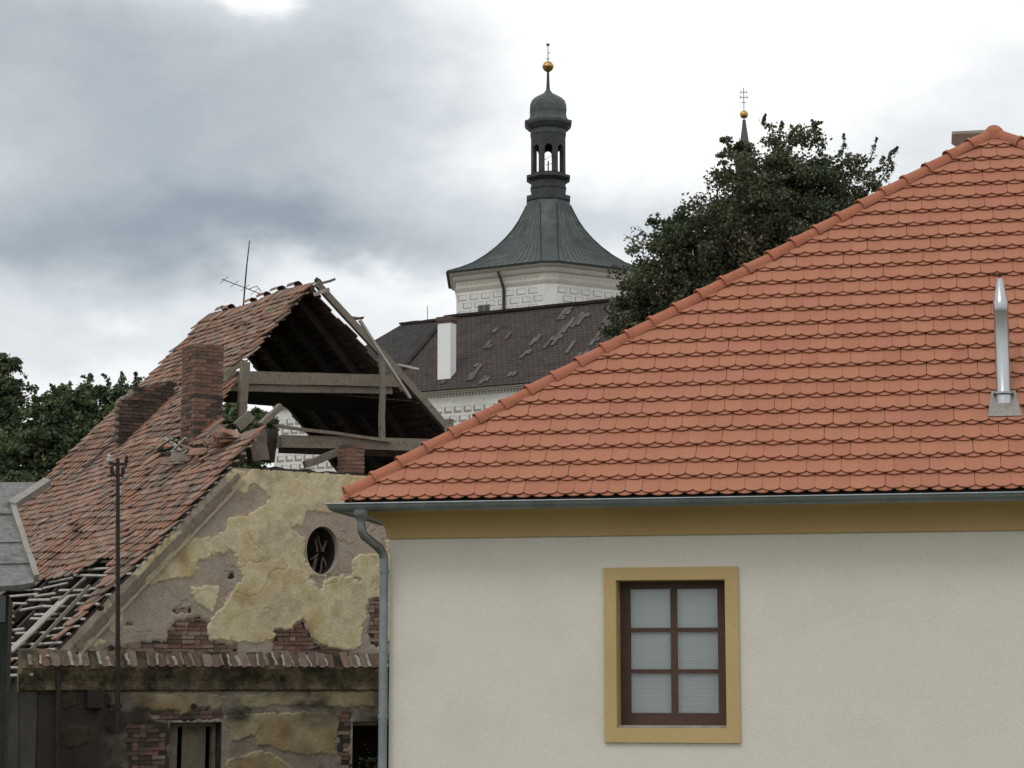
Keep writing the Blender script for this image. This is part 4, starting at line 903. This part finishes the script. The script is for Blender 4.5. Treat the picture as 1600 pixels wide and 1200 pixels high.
    zt = K.y(694,505,y0).z; k = MB(); k.ring([(.0,zt),(.05,zt+.03),(.05,zt+.12),(.08,zt+.14),(.08,zt+.36),(-.2,zt+.42),(-.2,zt)], c0.x,y0,c0.x+w,y0+w*.72); k.build('cap', M['bricks'][3], ch)
    p = K.y(668,499,d); q = K.y(668,478,d); k = MB(); k.tube([p,q], .02, 5); k.build('lightning_rod', M['iron'], t)
castle_wing()

# ================================================================== castle tower
def castle_tower():
    T = Frame(atY(857, 412, 128), 0); zp = lambda py, y=0: T.y(857, py, y).z; S = (T.y(957,412,0).x-T.y(857,412,0).x)/100.0
    t = empty('castle_tower', T, 'white castle tower with flared green copper roof and open lantern', 'tower')
    c = .36; fx = 5.62; dy = 3.08; sd = 2.2
    plan = [(-c,-sd-dy),(c,-sd-dy),(fx,-sd),(fx,sd),(c,sd+dy),(-c,sd+dy),(-fx,sd),(-fx,-sd)]
    def off(pts, d):
        n = len(pts); out = []
        for i in range(n):
            p0 = Vector(pts[i-1]); p1 = Vector(pts[i]); p2 = Vector(pts[(i+1) % n]); a = (p1-p0).normalized(); b = (p2-p1).normalized()
            na = Vector((a.y,-a.x)); nb = Vector((b.y,-b.x)); bi = (na+nb).normalized(); out.append(tuple(p1+bi*(d/max(.3, bi.dot(na)))))
        return out
    def stack(levels, mt, name, par, capped=True):
        k = MB(); n = 8; vs = []; fs = []
        for d, z in levels: vs += [(x, y, z) for x, y in off(plan, d)]
        for j in range(len(levels)-1):
            for i in range(n): fs.append((j*n+i, j*n+(i+1) % n, (j+1)*n+(i+1) % n, (j+1)*n+i))
        fs += [tuple(range(n))[::-1], tuple((len(levels)-1)*n+i for i in range(n))]; return k.add(vs, fs).build(name, mt, par)
    zE = zp(412, -5.3); sc = 1/25.5
    stack([(0,0),(0,zE-1.0)], M['castle_white'], 'wall', t)
    zz = lambda dp: zE-dp*sc
    stack([(0,zz(28)-.1),(.06,zz(27)),(.10,zz(24)),(.03,zz(23)),(.03,zz(14)),(.14,zz(12)),(.20,zz(9)),(.22,zz(6)),(.42,zz(3)),(.46,zz(0)),(.3,zz(-.6))], M['castle_cream'], 'cornice', t)
    # frieze marks and blocks on the two faces that can be seen
    for i in (7, 1):
        a = Vector(plan[i]); b = Vector(plan[(i+1) % 8]); L = (b-a).length; u = (b-a).normalized(); nn = Vector((u.y,-u.x))
        P = lambda s, z, d: Vector((a.x+u.x*s+nn.x*d, a.y+u.y*s+nn.y*d, z))
        def slab(k, s0, s1, z0, z1, d0, d1): k.add([P(s0,z0,d0),P(s1,z0,d0),P(s1,z1,d0),P(s0,z1,d0),P(s0,z0,d1),P(s1,z0,d1),P(s1,z1,d1),P(s0,z1,d1)], [(0,3,2,1),(4,5,6,7),(0,1,5,4),(1,2,6,5),(2,3,7,6),(3,0,4,7)])
        k = MB(); s = .2
        while s < L-.3: w = random.uniform(.10,.2); slab(k, s, s+w, zz(22)+.06, zz(15)-.04, .02, .038); s += w+.14
        k.build('frieze', M['sgraffito_pale'], t, kind='stuff')
        k = MB(); kp = MB(); row = 0; z = zz(28)-.62
        while z > zE-6:
            s = .12+(row % 2)*.36
            while s < L-.5:
                w = .60; slab(k, s, s+w, z, z+.05, .002, .008); slab(k, s, s+.05, z+.05, z+.36, .002, .008); slab(kp, s+.03, s+w, z+.33, z+.36, .002, .007); slab(kp, s+w-.03, s+w, z+.03, z+.33, .002, .007); s += .82
            z -= .50; row += 1
        k.build('sgraffito_blocks', M['sgraffito'], t, kind='stuff'); kp.build('sgraffito_lines', M['sgraffito_pale'], t, kind='stuff')
        if i == 7:
            # small window and downpipe on the left face
            nv = Vector((nn.x, nn.y, 0)); w0 = T.on(748, 478, Vector((a.x,a.y,0)), nv); w1 = T.on(765, 495, Vector((a.x,a.y,0)), nv)
            s0 = (Vector((w0.x,w0.y))-a).dot(u); s1 = (Vector((w1.x,w1.y))-a).dot(u); k = MB(); slab(k, s0, s1, w1.z-.4, w0.z, -.05, .012); win = k.build('window', M['dark_glass'], t)
            k = MB(); slab(k, s0-.05, s0, w1.z-.4, w0.z+.05, .0, .03); slab(k, s1, s1+.05, w1.z-.4, w0.z+.05, .0, .03); slab(k, (s0+s1)/2-.025, (s0+s1)/2+.025, w1.z-.4, w0.z, .013, .03); slab(k, s0, s1, w0.z, w0.z+.05, 0, .03); k.build('frame', M['concrete'], win)
            g0 = T.on(778, 424, Vector((a.x,a.y,0))+nv*.5, nv); g1 = T.on(783, 437, Vector((a.x,a.y,0))+nv*.45, nv); g2 = T.on(787, 452, Vector((a.x,a.y,0))+nv*.12, nv); g3 = T.on(787, 520, Vector((a.x,a.y,0))+nv*.12, nv)
            MB().tube([g0, g1, g2, g3], .09, 8).build('downpipe', M['copper_dark'], t, smooth=True)
        else:
            nv = Vector((nn.x, nn.y, 0)); m_ = T.on(932, 478, Vector((a.x,a.y,0)), nv); s = (Vector((m_.x,m_.y))-a).dot(u); k = MB()
            for i2 in range(14):
                a0 = math.pi*i2/14; a1 = math.pi*(i2+1)/14
                k.add([P(s+r_*math.cos(q_), m_.z-.2+r_*.8*math.sin(q_), dd) for dd in (.003,.03) for (r_, q_) in ((.72,a0),(.72,a1),(.92,a1),(.92,a0))], [(0,3,2,1),(4,5,6,7),(0,1,5,4),(2,3,7,6)])
            k.build('blind_arch', M['castle_cream'], t)
    # flared roof lofted from the eaves to the octagonal lantern
    oct_ = [(1.26*math.cos(R(-112.5+45*i))/math.cos(R(22.5)), 1.26*math.sin(R(-112.5+45*i))/math.cos(R(22.5))) for i in range(8)]
    ev = off(plan, .58); z0 = zE+.02; z1 = zp(316); prof = [(0,1.0),(.02,.985),(.075,.83),(.15,.675),(.26,.52),(.37,.395),(.48,.29),(.6,.195),(.72,.12),(.84,.06),(.93,.02),(1,0)]
    P3 = lambda i, f, t_, w: Vector(((oct_[i][0]*(1-f)+oct_[(i+1) % 8][0]*f)*(1-w)+(ev[i][0]*(1-f)+ev[(i+1) % 8][0]*f)*w, (oct_[i][1]*(1-f)+oct_[(i+1) % 8][1]*f)*(1-w)+(ev[i][1]*(1-f)+ev[(i+1) % 8][1]*f)*w, z0+(z1-z0)*t_))
    k = MB(); vs = [P3(i, 0, a_, w) for a_, w in prof for i in range(8)]; fs = []
    for j in range(len(prof)-1):
        for i in range(8): fs.append((j*8+i, j*8+(i+1) % 8, (j+1)*8+(i+1) % 8, (j+1)*8+i))
    fs.append(tuple(range(8))[::-1]); rf = k.add(vs, fs).build('roof', M['copper'], t, smooth=True)
    k = MB()
    for i in range(8):
        m_ = 1 if i in (0, 4) else (14 if i in (1, 3, 5, 7) else 10)
        for f in range(m_+1):
            pts = [P3(i, f/m_, a_, w)+Vector((0,0,.02)) for a_, w in prof[:-1]]; r_ = .035 if f in (0, m_) else .022
            if 0 < f < m_: pts = pts[:len(pts)-(0 if f % 3 == 0 else (2 if f % 2 else 4))]
            k.tube(pts, r_, 4, cap=False)
    k.build('standing_seams', M['copper'], rf, kind='stuff')
    k = MB(); kk = [(x,y,z0-.04) for x,y in off(plan,.62)]; k.add(kk+[(x,y,z0+.05) for x,y in off(plan,.64)], [(i,(i+1)%8,(i+1)%8+8,i+8) for i in range(8)]+[tuple(range(8)),tuple(range(8,16))]); k.build('eaves_gutter', M['copper_dark'], rf)
    # lantern
    c22 = 1/math.cos(R(22.5)); hw = lambda px: px*S*c22*1.0; ph = R(22.5)
    k = MB(); k.lathe([(hw(31),zp(318)),(hw(34),zp(316)),(hw(34),zp(309)),(hw(27),zp(307)),(hw(27),zp(298)),(hw(28),zp(297)),(hw(28),zp(295)),(hw(27),zp(294)),(hw(27),zp(286)),(hw(34),zp(281)),(hw(34),zp(277)),(hw(27),zp(275)),(hw(27),zp(273))], (0,0), 8, ph)
    lan = k.build('lantern', M['copper_dark'], t)
    zb, zt = zp(274), zp(213); r_in = 27*S
    for i in range(8):
        ang = R(45*i-90); wd = 2*r_in*math.tan(R(22.5)); ow = wd*.27; arch = zp(237)
        out = [(-wd/2,zb),(-ow,zb),(-ow,arch)]+[(ow*math.cos(R(180-a_)), arch+ow*1.15*math.sin(R(a_))) for a_ in range(20,180,20)]+[(ow,arch),(ow,zb),(wd/2,zb),(wd/2,zt),(-wd/2,zt)]
        ca, sa = math.cos(ang), math.sin(ang); tr = lambda x, z, d: Vector((ca*(r_in-d)-sa*x, sa*(r_in-d)+ca*x, z)); k = MB(); o3 = [tr(x, z, 0) for x, z in out]; k.prism(o3, Vector((-ca,-sa,0))*.30); k.build('arcade_panel', M['copper_dark'], lan)
    k = MB(); k.box((-.04,-.04,zb), (.04,.04,zb+.9)); k.tube([(-.25,0,zp(250)),(.2,0,zp(243)),(.25,0,zp(255)),(-.15,0,zp(258))], .02, 5); k.build('ladder_rod', M['iron'], lan)
    k = MB(); k.lathe([(hw(27),zp(213)),(hw(28),zp(212)),(hw(28),zp(210)),(hw(26.5),zp(209)),(hw(26.5),zp(205)),(hw(31),zp(202)),(hw(36),zp(197)),(hw(37),zp(194)),(hw(37),zp(192)),(hw(31),zp(189.5)),(hw(29),zp(186)),(hw(28.3),zp(181)),(hw(29),zp(174)),(hw(28.6),zp(167)),(hw(26),zp(160)),(hw(21),zp(154.5)),(hw(13),zp(149.5)),(hw(7),zp(146)),(hw(4),zp(142)),(hw(2.4),zp(138))], (0,0), 8, ph)
    k.build('dome', M['copper'], lan)
    fin = MB().tube([(0,0,zp(142)),(0,0,zp(132)),(0,0,zp(112))], [.13,.10,.075], 10).build('finial', M['copper_dark'], lan, smooth=True)
    zc = zp(104); rb = 8.8*S
    MB().lathe([(.01,zc-rb*1.03)]+[(rb*math.sin(a_*math.pi/12), zc-rb*math.cos(a_*math.pi/12)) for a_ in range(1,6)]+[(rb*1.06,zc-.04),(rb*1.06,zc+.04)]+[(rb*math.sin(a_*math.pi/12), zc-rb*math.cos(a_*math.pi/12)) for a_ in range(7,12)]+[(.01,zc+rb*1.03)], (0,0), 20).build('ball', M['gold'], t, smooth=True)
    k = MB(); k.tube([(0,0,zc+rb),(0,0,zp(70))], .025, 6); zs_ = zp(70)
    st = [((.16 if i % 2 == 0 else .07)*math.cos(R(90+30*i)), (.16 if i % 2 == 0 else .07)*math.sin(R(90+30*i))) for i in range(12)]
    k.prism([(x,-.02,zs_+z) for x, z in st], (0,.04,0)); k.beam((-.12,0,zp(92)), (.12,0,zp(92)), .03, .04); k.tube([(0,0,zp(84)),(.14,0,zp(81))], .02, 5); k.build('weather_star', M['iron'], t)
castle_tower()

# ================================================================== church spire in the distance
def spire():
    T = Frame(atY(1163.5, 240, 230), 0); zp = lambda py: T.y(1163.5, py, 0).z; S = 230/FPX*1.02
    t = empty('church_spire', T, 'slender dark spire with gilded ball and cross behind the big tree', 'spire')
    MB().lathe([(4.2*1.1,0),(4.2*1.1,zp(330)),(4.6,zp(326)),(4.6,zp(322)),(26*S,zp(318)),(17*S,zp(290)),(13.5*S,zp(262)),(9.5*S,zp(240)),(7.6*S,zp(225)),(5.2*S,zp(208)),(3.4*S,zp(196)),(2.6*S,zp(187))], (0,0), 8, R(22.5)).build('roof', M['spire_slate'], t)
    zc = zp(179); rb = 6.6*S; MB().lathe([(.02,zc-rb)]+[(rb*math.sin(a_*math.pi/10), zc-rb*math.cos(a_*math.pi/10)) for a_ in range(1,10)]+[(.02,zc+rb)], (0,0), 18).build('ball', M['gold'], t, smooth=True)
    k = MB(); k.tube([(0,0,zc+rb),(0,0,zp(137))], .05, 6)
    for py, w in ((144,4.5),(152,6.5),(160,3.5)): k.beam((-w*S,0,zp(py)), (w*S,0,zp(py)), .07, .08)
    for s in (-1,1):
        for py in (144,152): k.beam((s*5*S,0,zp(py+3)), (s*5*S,0,zp(py-3)), .05, .06)
    k.build('cross', M['lead'], t)
spire()

# ================================================================== trees
LEAF = {'deep': [leaf_mat('leaf_deep_%s' % w, c) for w, c in (('dark', (0.053,0.066,0.038)), ('mid', (0.090,0.106,0.061)), ('olive', (0.135,0.134,0.084)), ('rust', (0.163,0.126,0.096)))],
        'fresh': [leaf_mat('leaf_fresh_%s' % w, c) for w, c in (('dark', (0.055,0.077,0.041)), ('mid', (0.095,0.126,0.064)), ('light', (0.138,0.168,0.090)), ('blue', (0.085,0.106,0.078)))]}
def tree(name, label, base_px, Y, lobes, n_leaf, leaf, pal, sprigs=(), group=None, seed=1, wts=(5,5,2,1)):
    rng = np.random.default_rng(seed); c0 = atY(base_px, 700, Y); t = empty(name, None, label, 'tree', group, loc=(c0.x, Y, 0)); o = Vector((c0.x, Y, 0)); pm = FPX/Y
    C = []; RD = []
    for px, py, rx, ry, dy in lobes:
        p = atY(px, py, Y+dy)-o; C.append((p.x, p.y, p.z)); RD.append((rx/pm, min(rx, ry)/pm*1.0, ry/pm))
    C = np.array(C); RD = np.array(RD); vol = (RD[:, 0]*RD[:, 2])**1.0; vol /= vol.sum()
    # boughs: clump centres spread through every lobe, denser to the outside
    nc = max(30, int(n_leaf/85)); li = rng.choice(len(C), nc, p=vol); d = rng.normal(size=(nc,3)); d /= np.linalg.norm(d, axis=1)[:, None]
    rr = rng.random(nc)**.45; rr = np.where(rng.random(nc) < .10, 1.05+.13*rng.random(nc), rr); cc = C[li]+d*RD[li]*rr[:, None]; cs = rng.uniform(.45, 1.0, nc)*np.maximum(.26, RD[li].mean(1)*.34)
    ci = rng.integers(0, nc, n_leaf); g = rng.normal(size=(n_leaf,3)); g /= np.linalg.norm(g, axis=1)[:, None]; pos = cc[ci]+g*(cs[ci]*rng.random(n_leaf)**.5)[:, None]*np.array([1.15,1.15,.75])
    tint = rng.choice(4, nc, p=np.array(wts)/sum(wts))[ci]; tint = np.where(rng.random(n_leaf) < .25, rng.choice(4, n_leaf, p=np.array(wts)/sum(wts)), tint)
    br = MB(); zt = max(C[:, 2]); zb = max(1.5, min(C[:, 2]-RD[:, 2])*.55)
    ax = C[:, 0].mean(); br.tube([(0,0,0),(ax*.15,0,zb*.5),(ax*.3,0,zb),(ax*.7,0,(zb+zt)/2),(ax,0,zt-.3)], [.42,.36,.32,.2,.05], 9)
    for i in range(len(C)):
        s = Vector((ax*.3,0,zb)).lerp(Vector((ax*.7,0,(zb+zt)/2)), rng.random()); e = Vector(C[i]); m_ = s.lerp(e,.5)+Vector((0,0,-.3)); br.tube([s,m_,e], [.15,.09,.03], 6)
    extra = []; etint = []
    for (x0,y0,x1,y1,wd,dns) in sprigs:          # bare-ended shoots that break the outline
        a = atY(x0,y0,Y-.5+rng.random())-o; b = atY(x1,y1,Y-.5+rng.random())-o; m_ = a.lerp(b,.5)+Vector((rng.normal()*.1,rng.normal()*.1,rng.normal()*.08)); m2 = m_.lerp(b,.5)+Vector((rng.normal()*.12,rng.normal()*.1,rng.normal()*.08)); br.tube([a,m_,m2,b], [.03,.02,.014,.007], 5)
        n = int(dns*.6); f = rng.random(n)**.8; tw = rng.normal(size=(n,3))*(wd/pm)*.95*(1.05-f)[:, None]*.6; ctl = np.array([a[:], m_[:], m2[:], b[:]]); kx = np.array([0,.5,.75,1.]); P_ = np.stack([np.interp(f, kx, ctl[:, c_]) for c_ in range(3)], 1)+tw*(.7+.9*np.abs(np.sin(f*17)))[:, None]; extra.append(P_); etint.append(rng.choice(4, n, p=np.array(wts)/sum(wts)))
    if extra: pos = np.vstack([pos]+extra); tint = np.concatenate([tint]+etint)
    n = len(pos); nrm = rng.normal(size=(n,3))+np.array([0,0,.9]); nrm /= np.linalg.norm(nrm, axis=1)[:, None]; tg = np.cross(nrm, rng.normal(size=(n,3))); tg /= np.linalg.norm(tg, axis=1)[:, None]; bt = np.cross(nrm, tg)
    sz = leaf*rng.uniform(.6, 1.35, n)[:, None]; V = np.stack([pos-tg*sz*.5, pos+bt*sz*.34+nrm*sz*.06, pos+tg*sz*.55, pos-bt*sz*.34+nrm*sz*.06], 1).reshape(-1,3); Fq = np.arange(4*n).reshape(n,4)
    br.build('trunk', M['bark'], t, smooth=True); np_mesh('crown', V, Fq, LEAF[pal], t, mi=tint)
tree('broadleaf_tree', 'large dense dark green tree rising behind the red hip roof', 1180, 70,
     [(1225,265,70,58,0),(1290,300,80,70,.5),(1180,320,85,80,-.5),(1250,380,110,90,0),(1330,330,55,60,.4),(1130,400,90,85,-.6),(1060,400,62,60,0),(1040,440,70,75,-.5),(1010,480,52,60,-.3),(985,520,45,48,0),(1110,500,110,80,0),(1200,470,120,80,.5),(1040,560,90,70,0),(1150,240,30,36,.3),(1350,390,40,60,.5),(1070,360,40,36,.2),(1100,650,160,130,1),(1250,560,150,120,1)],
     150000, .130, 'deep', [(1210,230,1196,178,10,260),(1215,232,1222,190,9,160),(1290,235,1268,186,9,160),(1280,240,1285,190,12,220),(1300,250,1318,210,8,140),(1345,270,1370,215,7,130),(1365,300,1402,230,15,420),(1350,290,1380,245,12,220),(1150,260,1130,216,12,200),(1175,250,1160,220,9,120),(1160,290,1118,268,14,220),(1050,365,1006,368,9,150),(1080,345,1030,345,14,260),(1100,325,1085,318,9,100),(1240,222,1236,196,8,120),(960,510,945,480,10,120)], seed=3, wts=(6,5,3,1.6))
tree('broadleaf_tree', 'dark rounded tree at the far left edge behind the grey shed', 10, 80, [(0,600,42,44,0),(-30,640,60,60,0),(5,650,34,50,.3),(-10,720,60,60,0),(-60,600,50,60,0)], 36000, .155, 'fresh', [(20,570,42,592,8,90),(5,565,8,552,9,70)], seed=5, wts=(6,4,1,3), group='trees beyond the ruined house')
tree('broadleaf_tree', 'bushy mid green tree between left edge and the ruined roof', 110, 62, [(80,660,50,40,0),(120,640,55,38,.4),(160,640,58,40,0),(200,640,50,42,.2),(60,700,60,50,0),(140,700,90,60,0),(220,690,60,60,0),(30,730,50,40,-.3),(60,790,80,60,-.3),(100,740,90,40,0),(260,650,60,55,.5)], 70000, .125, 'fresh',
     [(150,620,140,586,9,150),(165,620,160,584,7,110),(180,625,190,580,9,160),(200,625,212,582,9,170),(215,625,226,590,8,120),(115,625,110,596,12,150),(95,630,78,600,12,160),(75,650,52,618,8,120),(130,618,126,588,8,110),(240,615,236,596,10,110)], seed=8, wts=(4,6,4,2), group='trees beyond the ruined house')
tree('broadleaf_tree', 'green tree glimpsed through the ruined attic below the collar beam', 400, 66, [(372,662,46,40,0),(404,672,30,44,0),(395,690,34,40,0),(330,690,50,50,.3),(370,760,60,60,0)], 14000, .17, 'fresh', seed=12, wts=(3,5,6,1), group='trees beyond the ruined house')
def shrub():
    p = RU.world(RU.y(575, 1215, .45)); t = empty('shrub', None, 'small leafy green plant growing inside the dark ground-floor window', 'plant', loc=(p.x, p.y, 0)); rng = np.random.default_rng(4); n = 260
    h = p.z; k = MB(); k.tube([(0,0,0),(.05,0,h*.6),(0,0,h+.3)], [.03,.02,.008], 5); k.build('stem', M['bark'], t)
    pos = np.array([0,0,h-.05])+rng.normal(size=(n,3))*np.array([.22,.08,.24]); nr_ = rng.normal(size=(n,3))+np.array([0,-.6,.6]); nr_ /= np.linalg.norm(nr_,axis=1)[:,None]; tg = np.cross(nr_, rng.normal(size=(n,3))); tg /= np.linalg.norm(tg,axis=1)[:,None]; bt = np.cross(nr_,tg); sz = .09*rng.uniform(.6,1.3,n)[:,None]
    V = np.stack([pos-tg*sz*.5,pos+bt*sz*.3,pos+tg*sz*.5,pos-bt*sz*.3],1).reshape(-1,3); np_mesh('foliage', V, np.arange(4*n).reshape(n,4), LEAF['fresh'], t, mi=rng.integers(0,4,n))
shrub()
